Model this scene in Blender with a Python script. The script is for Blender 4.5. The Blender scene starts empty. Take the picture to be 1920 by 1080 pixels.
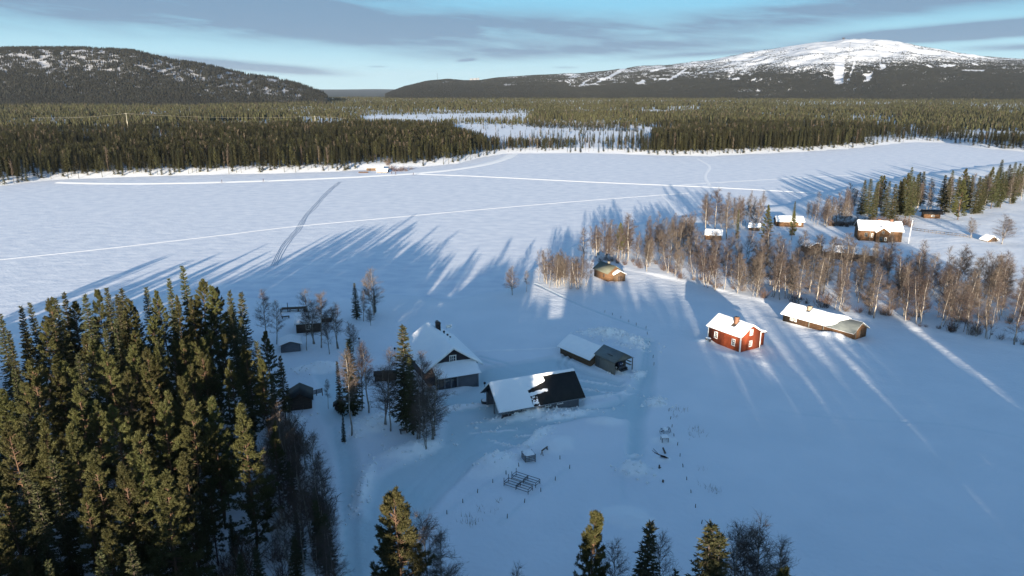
import bpy, math, random
import numpy as np
from mathutils import Vector, Matrix
R = math.radians
scn = bpy.context.scene
col = scn.collection

# ------------------------------------------------------------------ camera, sky, sun, exposure
F, H, PITCH = 1350.0, 50.0, R(15.4)          # focal length in photograph pixels, camera height, tilt below the horizon
cd = bpy.data.cameras.new('camera'); cam = bpy.data.objects.new('camera', cd); col.objects.link(cam)
cd.lens = F / 1920 * 36; cd.sensor_width = 36; cd.clip_start = 1; cd.clip_end = 60000
cam.location = (0, 0, H); cam.rotation_euler = (R(90) - PITCH, 0, 0)
scn.camera = cam
SUN_EL, SUN_AZ = R(6.5), R(6.0)              # light travels away from the camera, 6 degrees to the right
world = bpy.data.worlds.new('World'); scn.world = world; world.use_nodes = True
SKY_STRENGTH, SUN_STRENGTH, EXPOSURE = 0.082, 5.0, 1.7
sd = bpy.data.lights.new('sun', 'SUN'); sun = bpy.data.objects.new('sun', sd); col.objects.link(sun)
sd.energy = SUN_STRENGTH; sd.angle = R(0.5); sd.color = (1.0, 0.86, 0.68)
ldir = Vector((math.sin(SUN_AZ) * math.cos(SUN_EL), math.cos(SUN_AZ) * math.cos(SUN_EL), -math.sin(SUN_EL)))
sun.rotation_euler = ldir.to_track_quat('-Z', 'Y').to_euler()
sun.location = (-20, -200, 120)
scn.view_settings.view_transform = 'Standard'; scn.view_settings.look = 'None'
scn.view_settings.exposure = EXPOSURE; scn.view_settings.gamma = 1; scn.view_settings.use_curve_mapping = False
scn.render.engine = 'CYCLES'
scn.cycles.max_bounces = 4; scn.cycles.diffuse_bounces = 3; scn.cycles.glossy_bounces = 1
scn.cycles.transmission_bounces = 2; scn.cycles.volume_bounces = 0; scn.cycles.caustics_reflective = False
scn.cycles.use_denoising = True; scn.cycles.denoiser = 'OPENIMAGEDENOISE'

HAZE = 2.0e-5
def node(nt, t, **kw):
    n = nt.nodes.new(t)
    for k, v in kw.items(): setattr(n, k, v)
    return n

def math_n(nt, op, a, b=None, c=None, clamp=False):
    n = nt.nodes.new('ShaderNodeMath'); n.operation = op; n.use_clamp = clamp
    for i, v in enumerate((a, b, c)):
        if v is None: continue
        if isinstance(v, (int, float)): n.inputs[i].default_value = v
        else: nt.links.new(v, n.inputs[i])
    return n.outputs[0]

def build_world():
    nt = world.node_tree; nt.nodes.clear()
    out = node(nt, 'ShaderNodeOutputWorld'); bg = node(nt, 'ShaderNodeBackground')
    bg.inputs['Strength'].default_value = SKY_STRENGTH
    sky = node(nt, 'ShaderNodeTexSky', sky_type='NISHITA')
    sky.sun_disc = False; sky.sun_elevation = SUN_EL; sky.sun_rotation = math.pi + SUN_AZ
    sky.altitude = 200; sky.air_density = 1.0; sky.dust_density = 0.8; sky.ozone_density = 2.2
    tint = node(nt, 'ShaderNodeMix', data_type='RGBA', blend_type='MULTIPLY'); tint.inputs[0].default_value = 1
    nt.links.new(sky.outputs[0], tint.inputs[6]); tint.inputs[7].default_value = (0.70, 1.0, 1.22, 1)
    tc = node(nt, 'ShaderNodeTexCoord'); sp = node(nt, 'ShaderNodeSeparateXYZ')
    nt.links.new(tc.outputs['Generated'], sp.inputs[0])
    az = math_n(nt, 'ARCTAN2', sp.outputs[0], sp.outputs[1]); el = math_n(nt, 'ARCSINE', sp.outputs[2])
    cv = node(nt, 'ShaderNodeCombineXYZ')
    nt.links.new(math_n(nt, 'MULTIPLY', az, 8.0), cv.inputs[0])
    nt.links.new(math_n(nt, 'ADD', math_n(nt, 'MULTIPLY', el, 70.0), math_n(nt, 'MULTIPLY', az, 5.0)), cv.inputs[1])
    nz = node(nt, 'ShaderNodeTexNoise'); nz.inputs['Scale'].default_value = 1.1; nz.inputs['Detail'].default_value = 10
    nz.inputs['Roughness'].default_value = 0.6; nz.inputs['Distortion'].default_value = 0.35
    nt.links.new(cv.outputs[0], nz.inputs['Vector'])
    n0 = nz.outputs[0]
    # stratus banks by bearing and height: (x, y, half width, half height, tilt, thickness) in degrees-like photo units
    banks = [(150, 15, 560, 52, .03, 1.3), (640, 62, 260, 30, .10, .7), (880, 60, 330, 20, -.02, .95), (1150, 97, 300, 13, -.03, .75),
             (1500, 45, 480, 24, -.10, .75), (1840, 20, 260, 26, -.06, .7), (450, 128, 150, 8, .07, 1.5), (1850, 79, 190, 10, -.05, 4.0),
             (1930, 106, 90, 5, 0, 1.0), (876, 116, 16, 2.5, -.1, 1.0), (1060, 129, 22, 2, 0, .6), (710, 128, 16, 1.6, 0, .5), (1330, 107, 160, 5, -.05, .6)]
    tot = None
    for (cx, cy, sx, sy, tl, amp) in banks:
        a0 = math.atan((cx - 960) / 1400); e0 = (168 - cy) / 1380
        da = math_n(nt, 'SUBTRACT', az, a0)
        de = math_n(nt, 'SUBTRACT', math_n(nt, 'SUBTRACT', el, e0), math_n(nt, 'MULTIPLY', da, -tl))
        qa = math_n(nt, 'POWER', math_n(nt, 'ABSOLUTE', math_n(nt, 'DIVIDE', da, sx / 1400)), 2.5)
        qe = math_n(nt, 'POWER', math_n(nt, 'ABSOLUTE', math_n(nt, 'DIVIDE', de, sy / 1400)), 2.2)
        g = math_n(nt, 'MULTIPLY', math_n(nt, 'EXPONENT', math_n(nt, 'MULTIPLY', math_n(nt, 'ADD', qa, qe), -1.0)), amp)
        tot = g if tot is None else math_n(nt, 'ADD', tot, g)
    # higher sky, above the frame: broken cloud everywhere
    up = math_n(nt, 'MULTIPLY', math_n(nt, 'SUBTRACT', el, 0.12), 4.0, clamp=True)
    tot = math_n(nt, 'ADD', tot, math_n(nt, 'MULTIPLY', up, 0.35))
    m = math_n(nt, 'MULTIPLY', tot, math_n(nt, 'MULTIPLY_ADD', n0, 2.2, -0.25))
    m = math_n(nt, 'MULTIPLY_ADD', m, 1.35, -0.10, clamp=True)
    m = math_n(nt, 'MULTIPLY', m, 0.88)
    cm = node(nt, 'ShaderNodeMix', data_type='RGBA')
    # clear winter air low in the sky opposite the sun: pale turquoise at the horizon, deeper blue above
    CK = 1.0 / (SKY_STRENGTH * 2 ** EXPOSURE)
    low = node(nt, 'ShaderNodeMix', data_type='RGBA'); nt.links.new(math_n(nt, 'DIVIDE', el, .105, clamp=True), low.inputs[0])
    low.inputs[6].default_value = (*[c * CK for c in (.64, .95, 1.02)], 1); low.inputs[7].default_value = (*[c * CK for c in (.21, .55, .80)], 1)
    lm = node(nt, 'ShaderNodeMix', data_type='RGBA'); fwd = math_n(nt, 'MULTIPLY_ADD', sp.outputs[1], 1.6, -.1, clamp=True)      # the half of the sky opposite the sun
    nt.links.new(math_n(nt, 'MULTIPLY', fwd, math_n(nt, 'MULTIPLY_ADD', el, -3.0, 1.15, clamp=True)), lm.inputs[0])
    nt.links.new(tint.outputs[2], lm.inputs[6]); nt.links.new(low.outputs[2], lm.inputs[7])
    nt.links.new(m, cm.inputs[0]); nt.links.new(lm.outputs[2], cm.inputs[6])
    cm.inputs[7].default_value = (*[c * CK for c in (0.19, 0.31, 0.48)], 1)
    nt.links.new(cm.outputs[2], bg.inputs[0]); nt.links.new(bg.outputs[0], out.inputs[0])
build_world()

# ------------------------------------------------------------------ pixel <-> ground helpers (only used to measure where things stand)
CP, SP = math.cos(PITCH), math.sin(PITCH)
def gp(px, py, z=1.0):
    dx = (px - 960) / F; dz = (540 - py) / F
    t = (z - H) / (-SP + dz * CP)
    return dx * t, (CP + dz * SP) * t
def proj(x, y, z):
    zz = z - H; zc = y * CP - zz * SP; yc = y * SP + zz * CP
    return 960 + F * x / zc, 540 - F * yc / zc

rng = np.random.default_rng(7)
def smooth(t):
    t = np.clip(t, 0, 1); return t * t * (3 - 2 * t)

# value noise for heights
_perm = np.random.default_rng(3).random((256, 256))
def vnoise(x, y):
    x = np.asarray(x, float); y = np.asarray(y, float)
    xi = np.floor(x).astype(int); yi = np.floor(y).astype(int)
    fx = x - xi; fy = y - yi; fx = fx * fx * (3 - 2 * fx); fy = fy * fy * (3 - 2 * fy)
    g = lambda a, b: _perm[a & 255, b & 255]
    return (g(xi, yi) * (1 - fx) + g(xi + 1, yi) * fx) * (1 - fy) + (g(xi, yi + 1) * (1 - fx) + g(xi + 1, yi + 1) * fx) * fy
def fbm(x, y, o=4):
    s = 0; a = .5
    for i in range(o): s = s + a * vnoise(x * 2 ** i + 17 * i, y * 2 ** i + 31 * i); a *= .5
    return s

# shorelines as range over bearing
def polar_line(pts, z=0.0):
    q = [gp(a, b, z) for a, b in pts]
    az = np.array([math.atan2(x, y) for x, y in q]); r = np.array([math.hypot(x, y) for x, y in q])
    o = np.argsort(az); return az[o], r[o]
FAR = polar_line([(-400, 372), (0, 350), (100, 338), (330, 330), (520, 326), (640, 322), (680, 319), (750, 318), (860, 307), (900, 296), (950, 288),
                  (1100, 287), (1240, 292), (1330, 293), (1500, 285), (1600, 278), (1710, 266), (1780, 268), (1830, 277), (1920, 285), (2300, 300)])
NEAR = polar_line([(-400, 690), (0, 608), (200, 570), (350, 545), (500, 560), (560, 574), (640, 562), (700, 548), (850, 560), (950, 540), (1020, 488), (1085, 455),
                   (1200, 420), (1330, 400), (1480, 384), (1620, 346), (1780, 322), (1920, 303), (2300, 280)])
BANK = polar_line([(1090, 490), (1150, 500), (1260, 523), (1430, 566), (1640, 602), (1780, 632), (1920, 662), (2200, 720)], 1.0)
def r_of(line, az): return np.interp(az, line[0], line[1])

# snow mounds: px, py, half length, half width (m), bearing of the length (deg), height, lumpiness
MOUNDS = [(770, 848, 5.0, 2.4, 35, 1.3, .5), (1000, 776, 7.5, 1.7, 20, 1.15, .6), (1060, 778, 5.0, 1.2, 22, .7, .6), (1040, 836, 3.4, 2.6, 40, 1.0, .1),
          (1005, 826, 5.0, .9, 60, 1.0, .7), (930, 868, 3.4, 2.2, 25, 1.3, .5), (925, 885, 4.2, 2.0, 25, .7, .1), (1135, 793, 3.0, 1.6, -10, .8, .2),
          (1188, 884, 2.1, 2.0, 0, 1.2, .8), (1189, 854, 1.0, .6, 0, .6, .4), (1155, 633, 5.5, 2.0, -25, 1.5, .8), (1190, 645, 3.0, 1.8, -35, 1.2, .8), (1115, 628, 3.0, 1.6, -5, .9, .7),
          (1228, 757, 2.0, 2.0, 60, .7, .8), (602, 690, 5.5, 2.4, 10, 1.3, .4), (682, 915, 1.0, 7.0, 0, .75, .5), (695, 800, 4.5, 3.0, 60, 1.0, .5),
          (1140, 690, 6.0, 1.2, -50, .9, .5), (1200, 700, 2.0, 1.0, 60, .5, .6), (860, 762, 5.0, 1.2, 15, .5, .6), (1565, 632, 5.0, 1.2, -50, 1.0, .3), (1172, 970, 3.2, 2.6, 0, .35, .1),
          (1385, 672, 6.0, 1.5, -40, .25, .1), (1325, 642, 2.5, 1.5, 0, .45, .2), (1512, 612, 8.0, 1.2, -52, .55, .2), (540, 790, 3.0, 2.0, 0, .8, .4),
          (955, 655, 16, .35, 6, .22, .3), (1120, 745, 6.5, .4, 18, .25, .5), (1110, 728, 7.5, .35, -20, .2, .5), (1130, 716, 6.5, .35, -24, .18, .5), (960, 834, 4, .3, -30, .2, .5), (930, 806, 4, .25, 8, .2, .5),
          (985, 815, 2, .3, 20, .25, .5), (1240, 862, 1.4, 1.0, 0, .25, .1), (1245, 828, 2.0, 1.4, 0, .3, .2), (1180, 652, 4, .5, -30, .4, .8)]
M_W = []
for (px, py, a, b, ang, hh, lump) in MOUNDS:
    x, y = gp(px, py, 1.0); M_W.append((x, y, a, b, R(ang), hh, lump))
PLOUGH = [[(645, 1100), (646, 980), (634, 880), (614, 800), (592, 762), (598, 722), (588, 700), (640, 688), (664, 716), (657, 800), (669, 870), (674, 975), (684, 985), (694, 930), (712, 895), (740, 880),
           (828, 838), (835, 800), (826, 750), (850, 738), (890, 722), (893, 700), (905, 690), (1040, 668), (1120, 700), (1165, 716), (1168, 735), (1092, 745), (1090, 772), (1110, 782), (1012, 805), (1000, 826), (940, 850), (885, 880), (830, 930), (770, 1010), (740, 1100)],
          [(1086, 772), (1170, 748), (1192, 712), (1205, 640), (1228, 640), (1224, 740), (1206, 790), (1206, 865), (1176, 865), (1180, 790), (1100, 786)]]
PLOUGH_W = [np.array([gp(a, b, .8) for a, b in p]) for p in PLOUGH]
def in_poly(x, y, P):
    c = np.zeros(np.shape(x), bool); n = len(P)
    for i in range(n):
        x1, y1 = P[i]; x2, y2 = P[(i + 1) % n]
        if y1 == y2: continue
        c ^= ((y1 > y) != (y2 > y)) & (x < (x2 - x1) * (y - y1) / (y2 - y1) + x1)
    return c
def seg_dist(x, y, P):
    d = np.full(np.shape(x), 1e9)
    for (x1, y1), (x2, y2) in zip(P[:-1], P[1:]):
        ux, uy = x2 - x1, y2 - y1; L2 = ux * ux + uy * uy + 1e-9
        t = np.clip(((x - x1) * ux + (y - y1) * uy) / L2, 0, 1)
        d = np.minimum(d, np.hypot(x - x1 - t * ux, y - y1 - t * uy))
    return d
def wig(pts, n=8):
    P = np.array(pts, float); out = []
    Q = np.vstack([2 * P[0] - P[1], P, 2 * P[-1] - P[-2]])
    for i in range(1, len(Q) - 2):
        for k in range(n):
            t = k / n; a, b, c, d = Q[i - 1], Q[i], Q[i + 1], Q[i + 2]
            out.append(.5 * (2 * b + (c - a) * t + (2 * a - 5 * b + 4 * c - d) * t * t + (3 * b - a - 3 * c + d) * t ** 3))
    out.append(P[-1]); return np.array(out)
# wheel ruts and foot trails on the yard and field: px points, half width, depth
RUTS = [([(1075, 655), (1050, 680), (1075, 700), (1130, 712), (1165, 722)], .35, .20), ([(1085, 660), (1062, 682), (1090, 704), (1140, 716), (1172, 728)], .3, .20),
        ([(900, 668), (980, 690), (1060, 718), (1150, 728)], .3, .1), ([(890, 672), (970, 698)], .3, .1), ([(1090, 720), (1140, 735), (1165, 750), (1150, 760), (1090, 770)], .35, .20),
        ([(640, 800), (652, 870), (660, 960), (665, 1070)], .35, .17), ([(628, 800), (640, 880), (648, 980), (650, 1080)], .35, .17), ([(700, 1080), (740, 960), (830, 860), (900, 800)], .4, .08), ([(720, 1080), (770, 970), (860, 870), (960, 815)], .4, .08),
        ([(1190, 860), (1195, 760), (1212, 690), (1216, 640)], .35, .17), ([(1182, 860), (1186, 770), (1203, 700), (1210, 640)], .35, .17),
        ([(1002, 533), (1060, 560), (1110, 582), (1215, 622)], .25, .17), ([(820, 975), (868, 945), (924, 908), (973, 878), (1010, 855)], .35, -.10), ([(940, 985), (1014, 925), (1068, 882)], .35, -.10), ([(1168, 940), (1166, 900)], .3, .06), ([(1450, 775), (1600, 790), (1760, 800), (1910, 823)], .3, .08)]
RUTS_W = [(wig([gp(a, b, .8) for a, b in p]), w, d) for p, w, d in RUTS]

def land_h(x, y):
    """height of the snow surface without the fine yard relief"""
    x = np.asarray(x, float); y = np.asarray(y, float)
    az = np.arctan2(x, y); r = np.hypot(x, y)
    near = smooth((r_of(NEAR, az) - r) / 14 + .35) * 1.6
    far = smooth((r - r_of(FAR, az)) / 22 + .15) * 3.2
    near = np.where(y < 30, 1.6, near)
    bank = smooth((r - r_of(BANK, az)) / (2.2 + 2.5 * vnoise(az * 60, az * 0)) + .5) * (.12 + .30 * vnoise(az * 40, r * .05)) * smooth((az - .07) / .06) * (y > 20)
    bank = bank * smooth((r_of(NEAR, az) - r) / 14 + .35)
    h = -.6 + near + far + bank
    und = (fbm(x * .03, y * .03, 3) - .45) * .9 * (near / 1.6)
    return h + und
def fine_h(x, y):
    h = np.zeros(np.shape(x))
    for (mx, my, a, b, an, hh, lump) in M_W:
        c, s = math.cos(an), math.sin(an)
        u = ((x - mx) * c + (y - my) * s) / a; v = (-(x - mx) * s + (y - my) * c) / b
        q = u * u + v * v
        m = np.exp(-q * 1.6)
        h = h + hh * m * (1 - lump + lump * 2.2 * fbm(x * .9 + mx, y * .9, 4)) + m ** .6 * lump * .5 * (np.abs(fbm(x * 1.7 + mx, y * 1.7, 3) - .44) * 2 - .2)
    return h
def hgt(x, y):
    return float(land_h(np.array([x]), np.array([y]))[0] + fine_h(np.array([x]), np.array([y]))[0])
def base_at(px, py):
    z = 1.0
    for _ in range(4):
        x, y = gp(px, py, z); z = hgt(x, y)
    return x, y, z
def top_at(px, py, h):
    z = 1.0
    for _ in range(4):
        x, y = gp(px, py, z + h); z = hgt(x, y)
    return x, y, z

# ------------------------------------------------------------------ materials
def mat(name, c1, c2=None, scale=2.0, rough=.8, bump=0, bscale=None, spec=.2, metal=0, coords='Object', stretch=(1, 1, 1), detail=4, per_object=0.0):
    m = bpy.data.materials.new(name); m.use_nodes = True; nt = m.node_tree; b = nt.nodes['Principled BSDF']
    b.inputs['Roughness'].default_value = rough; b.inputs['Specular IOR Level'].default_value = spec; b.inputs['Metallic'].default_value = metal
    tc = node(nt, 'ShaderNodeTexCoord'); mp = node(nt, 'ShaderNodeMapping'); mp.inputs['Scale'].default_value = stretch
    nt.links.new(tc.outputs[coords], mp.inputs[0])
    nz = node(nt, 'ShaderNodeTexNoise'); nz.inputs['Scale'].default_value = scale; nz.inputs['Detail'].default_value = detail
    nt.links.new(mp.outputs[0], nz.inputs['Vector'])
    mx = node(nt, 'ShaderNodeMix', data_type='RGBA')
    c2 = c2 or c1
    mx.inputs[6].default_value = (*c1, 1); mx.inputs[7].default_value = (*c2, 1)
    mr = node(nt, 'ShaderNodeMapRange'); mr.inputs[1].default_value = .3; mr.inputs[2].default_value = .7
    nt.links.new(nz.outputs[0], mr.inputs[0]); nt.links.new(mr.outputs[0], mx.inputs[0])
    last = mx.outputs[2]
    if per_object:
        oi = node(nt, 'ShaderNodeObjectInfo'); hs = node(nt, 'ShaderNodeHueSaturation')
        nt.links.new(math_n(nt, 'MULTIPLY_ADD', oi.outputs['Random'], per_object, 1 - per_object / 2), hs.inputs['Value'])
        nt.links.new(math_n(nt, 'MULTIPLY_ADD', oi.outputs['Random'], .035, .4825), hs.inputs['Hue'])
        nt.links.new(last, hs.inputs['Color']); last = hs.outputs[0]
    nt.links.new(last, b.inputs['Base Color'])
    if bump:
        n2 = node(nt, 'ShaderNodeTexNoise'); n2.inputs['Scale'].default_value = bscale or scale * 4; n2.inputs['Detail'].default_value = 4
        nt.links.new(mp.outputs[0], n2.inputs['Vector'])
        bp = node(nt, 'ShaderNodeBump'); bp.inputs['Distance'].default_value = bump; bp.inputs['Strength'].default_value = 1
        nt.links.new(n2.outputs[0], bp.inputs['Height']); nt.links.new(bp.outputs[0], b.inputs['Normal'])
    return m

def log_mat(name, c1, c2, pitch=.24, vertical=False, bump=.03, dark=.35):
    """horizontal logs or boards (vertical=True: upright boards) with dark joints"""
    m = mat(name, c1, c2, scale=1.5, rough=.85, stretch=(1, 1, 6) if not vertical else (6, 6, 1)); nt = m.node_tree; b = nt.nodes['Principled BSDF']
    tc = nt.nodes['Texture Coordinate']; sp = node(nt, 'ShaderNodeSeparateXYZ'); nt.links.new(tc.outputs['Object'], sp.inputs[0])
    co = sp.outputs[2] if not vertical else math_n(nt, 'ADD', sp.outputs[0], sp.outputs[1])
    f = math_n(nt, 'FRACT', math_n(nt, 'DIVIDE', co, pitch))
    d = math_n(nt, 'ABSOLUTE', math_n(nt, 'SUBTRACT', f, .5))              # 0 mid, .5 joint
    j = math_n(nt, 'MULTIPLY', math_n(nt, 'SUBTRACT', d, .38), 9, clamp=True)
    src = b.inputs['Base Color'].links[0].from_socket
    mx = node(nt, 'ShaderNodeMix', data_type='RGBA', blend_type='MULTIPLY'); nt.links.new(src, mx.inputs[6]); mx.inputs[7].default_value = (dark, dark, dark, 1)
    nt.links.new(j, mx.inputs[0]); nt.links.new(mx.outputs[2], b.inputs['Base Color'])
    bp = node(nt, 'ShaderNodeBump'); bp.inputs['Distance'].default_value = bump
    nt.links.new(math_n(nt, 'SUBTRACT', 1.0, math_n(nt, 'MULTIPLY', d, d)), bp.inputs['Height']); nt.links.new(bp.outputs[0], b.inputs['Normal'])
    return m

def snow_mat(name, soft, crust, packed=None, scale=.12, bumps=((.35, .10), (2.2, .03)), stretch=(1, 1, 1)):
    m = bpy.data.materials.new(name); m.use_nodes = True; nt = m.node_tree; b = nt.nodes['Principled BSDF']
    b.inputs['Roughness'].default_value = .75; b.inputs['Specular IOR Level'].default_value = .15
    tc = node(nt, 'ShaderNodeTexCoord'); mp = node(nt, 'ShaderNodeMapping'); mp.inputs['Scale'].default_value = stretch
    nt.links.new(tc.outputs['Object'], mp.inputs[0])
    nz = node(nt, 'ShaderNodeTexNoise'); nz.inputs['Scale'].default_value = scale; nz.inputs['Detail'].default_value = 6; nt.links.new(mp.outputs[0], nz.inputs['Vector'])
    mr = node(nt, 'ShaderNodeMapRange'); mr.inputs[1].default_value = .35; mr.inputs[2].default_value = .65; nt.links.new(nz.outputs[0], mr.inputs[0])
    mx = node(nt, 'ShaderNodeMix', data_type='RGBA'); mx.inputs[6].default_value = (*soft, 1); mx.inputs[7].default_value = (*crust, 1); nt.links.new(mr.outputs[0], mx.inputs[0])
    last = mx.outputs[2]
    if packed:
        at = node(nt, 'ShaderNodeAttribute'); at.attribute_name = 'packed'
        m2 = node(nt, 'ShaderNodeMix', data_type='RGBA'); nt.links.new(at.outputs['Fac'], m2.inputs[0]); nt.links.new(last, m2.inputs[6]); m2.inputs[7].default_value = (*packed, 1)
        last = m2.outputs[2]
        a2 = node(nt, 'ShaderNodeAttribute'); a2.attribute_name = 'fresh_glow'; m3 = node(nt, 'ShaderNodeMix', data_type='RGBA'); nt.links.new(a2.outputs['Fac'], m3.inputs[0]); nt.links.new(last, m3.inputs[6]); m3.inputs[7].default_value = (.90, .895, .89, 1); last = m3.outputs[2]
    nt.links.new(last, b.inputs['Base Color'])
    prev = None
    for (sc, dist) in bumps:
        n2 = node(nt, 'ShaderNodeTexNoise'); n2.inputs['Scale'].default_value = sc; n2.inputs['Detail'].default_value = 4; nt.links.new(mp.outputs[0], n2.inputs['Vector'])
        bp = node(nt, 'ShaderNodeBump'); bp.inputs['Distance'].default_value = dist; nt.links.new(n2.outputs[0], bp.inputs['Height'])
        if prev: nt.links.new(prev, bp.inputs['Normal'])
        prev = bp.outputs[0]
    nt.links.new(prev, b.inputs['Normal'])
    return m

M = dict(
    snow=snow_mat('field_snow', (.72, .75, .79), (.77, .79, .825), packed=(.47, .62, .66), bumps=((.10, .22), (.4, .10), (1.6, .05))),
    lake=snow_mat('lake_snow', (.66, .70, .77), (.80, .82, .86), scale=.22, bumps=((.35, .10), (1.3, .05)), stretch=(.8, 1.25, 1)),
    clod=snow_mat('clod_snow', (.88, .88, .885), (.90, .90, .90), bumps=((6, .02),)),
    groomed=snow_mat('groomed_snow', (.90, .90, .90), (.92, .92, .91), bumps=((2, .01),)),
    faint=snow_mat('old_track_snow', (.86, .87, .89), (.88, .885, .90), bumps=((2, .01),)),
    rut_shade=snow_mat('rut_shade', (.42, .47, .55), (.6, .64, .7), scale=.6, bumps=((2, .05),)),  # darker snow tone paints in the shade between the snowmobile ridges
    roofsnow=snow_mat('roof_snow', (.84, .855, .88), (.87, .88, .895), scale=.8, bumps=((.7, .06), (4, .01))),
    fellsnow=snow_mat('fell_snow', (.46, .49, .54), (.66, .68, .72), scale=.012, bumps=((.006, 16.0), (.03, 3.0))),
    hillsnow=snow_mat('hill_scrub_snow', (.30, .30, .31), (.46, .47, .50), scale=.03, bumps=((.03, 3.0), (.1, .8))),
    pine=mat('pine_needles', (.042, .045, .015), (.070, .067, .023), scale=.9, rough=.7, per_object=.5),
    spruce=mat('spruce_needles', (.030, .037, .016), (.060, .060, .024), scale=.9, rough=.7, per_object=.5),
    farneedle=mat('distant_needles', (.027, .029, .013), (.052, .048, .021), scale=.5, rough=.8, per_object=.8),
    hillneedle=mat('hill_needles', (.013, .015, .013), (.024, .023, .018), scale=.5, rough=.8, per_object=.7),  # dark needle tone stands in for cloud shadow over the lower fell
    twig=mat('birch_twigs', (.064, .050, .043), (.105, .080, .066), scale=.7, rough=.8, per_object=.5),
    bush=mat('willow_twigs', (.085, .058, .048), (.15, .10, .075), scale=.7, rough=.8, per_object=.5),
    fartwig=mat('far_birch', (.070, .055, .042), (.11, .085, .065), scale=.7, rough=.9, per_object=.5),
    bark=mat('birch_bark', (.40, .365, .32), (.10, .085, .07), scale=3.0, stretch=(1, 1, .6), rough=.7),
    pinebark=mat('pine_bark', (.07, .048, .036), (.13, .075, .045), scale=2.0, rough=.9),
    sprucebark=mat('spruce_bark', (.07, .055, .045), (.11, .085, .065), scale=2.0, rough=.9),
    red=log_mat('red_boards', (.19, .038, .014), (.25, .056, .022), pitch=.16, vertical=True, bump=.01, dark=.75),
    white=mat('white_paint', (.80, .79, .76), (.74, .73, .70), scale=3),
    log=log_mat('brown_logs', (.085, .045, .024), (.16, .088, .045), pitch=.26),
    oldlog=log_mat('weathered_logs', (.070, .046, .030), (.14, .092, .058), pitch=.26),
    darkwood=log_mat('dark_boards', (.040, .030, .026), (.075, .055, .045), pitch=.18),
    greyboard=log_mat('grey_boards', (.105, .115, .135), (.14, .15, .17), pitch=.18, bump=.012, dark=.6),
    greytrim=mat('grey_trim', (.17, .18, .20), (.22, .23, .25), scale=3),
    darkgrey=log_mat('charcoal_boards', (.050, .045, .055), (.07, .062, .072), pitch=.18, dark=.6),
    plank=log_mat('grey_planks', (.14, .13, .11), (.21, .195, .165), pitch=.17, vertical=True, bump=.01, dark=.6),
    blackroof=mat('black_roof_felt', (.012, .011, .011), (.022, .020, .019), scale=1.5, rough=.6),
    tinroof=mat('grey_sheet_roof', (.10, .115, .115), (.145, .16, .155), scale=.8, rough=.5, stretch=(1, 4, 1), spec=.4),
    greenroof=mat('grey_green_roof', (.10, .105, .078), (.14, .145, .11), scale=.8, rough=.6),
    woodroof=mat('board_roof', (.10, .075, .055), (.16, .12, .085), scale=2),
    glass=mat('window_glass', (.025, .03, .04), (.045, .05, .06), scale=1, rough=.08, spec=.6),
    brick=mat('chimney_brick', (.16, .075, .045), (.25, .135, .085), scale=5, bump=.02),
    palebrick=mat('pale_chimney', (.26, .21, .155), (.36, .30, .22), scale=4, bump=.02),
    black=mat('black_metal', (.015, .015, .018), (.03, .03, .033), scale=3, rough=.5, metal=.3),
    steel=mat('dark_steel', (.05, .055, .065), (.09, .095, .105), scale=3, rough=.5, metal=.4),
    rubber=mat('rubber', (.012, .012, .012), (.025, .025, .025), scale=6, rough=.9),
    blue=mat('dark_blue_paint', (.015, .022, .05), (.03, .04, .08), scale=4, rough=.4),
    post=mat('weathered_post', (.10, .085, .075), (.16, .14, .12), scale=4),
    wire=mat('bare_cable', (.45, .42, .35), (.55, .5, .42), rough=.4, metal=.3),
    cloth=mat('dark_clothing', (.04, .04, .06), (.09, .05, .05), scale=4),
    straw=mat('dry_stalks', (.16, .12, .09), (.25, .2, .14), scale=4),
    distant=mat('distant_forest_cover', (.05, .055, .05), (.10, .105, .10), scale=.003, rough=.9),
)

# ------------------------------------------------------------------ mesh helpers
def np_mesh(name, V, faces, material, smooth_shade=False):
    """V (n,3); faces: list of (m,k) index arrays"""
    me = bpy.data.meshes.new(name)
    V = np.asarray(V, np.float32); me.vertices.add(len(V)); me.vertices.foreach_set('co', V.ravel())
    faces = [np.asarray(f, np.int32) for f in faces if len(f)]
    li = np.concatenate([f.ravel() for f in faces]); tot = np.concatenate([np.full(len(f), f.shape[1], np.int32) for f in faces])
    st = np.concatenate([[0], np.cumsum(tot)[:-1]]).astype(np.int32)
    me.loops.add(len(li)); me.loops.foreach_set('vertex_index', li)
    me.polygons.add(len(tot)); me.polygons.foreach_set('loop_start', st)
    me.update(calc_edges=True); me.validate()
    if smooth_shade: me.polygons.foreach_set('use_smooth', np.ones(len(me.polygons), bool))
    me.materials.append(material)
    return me

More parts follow.
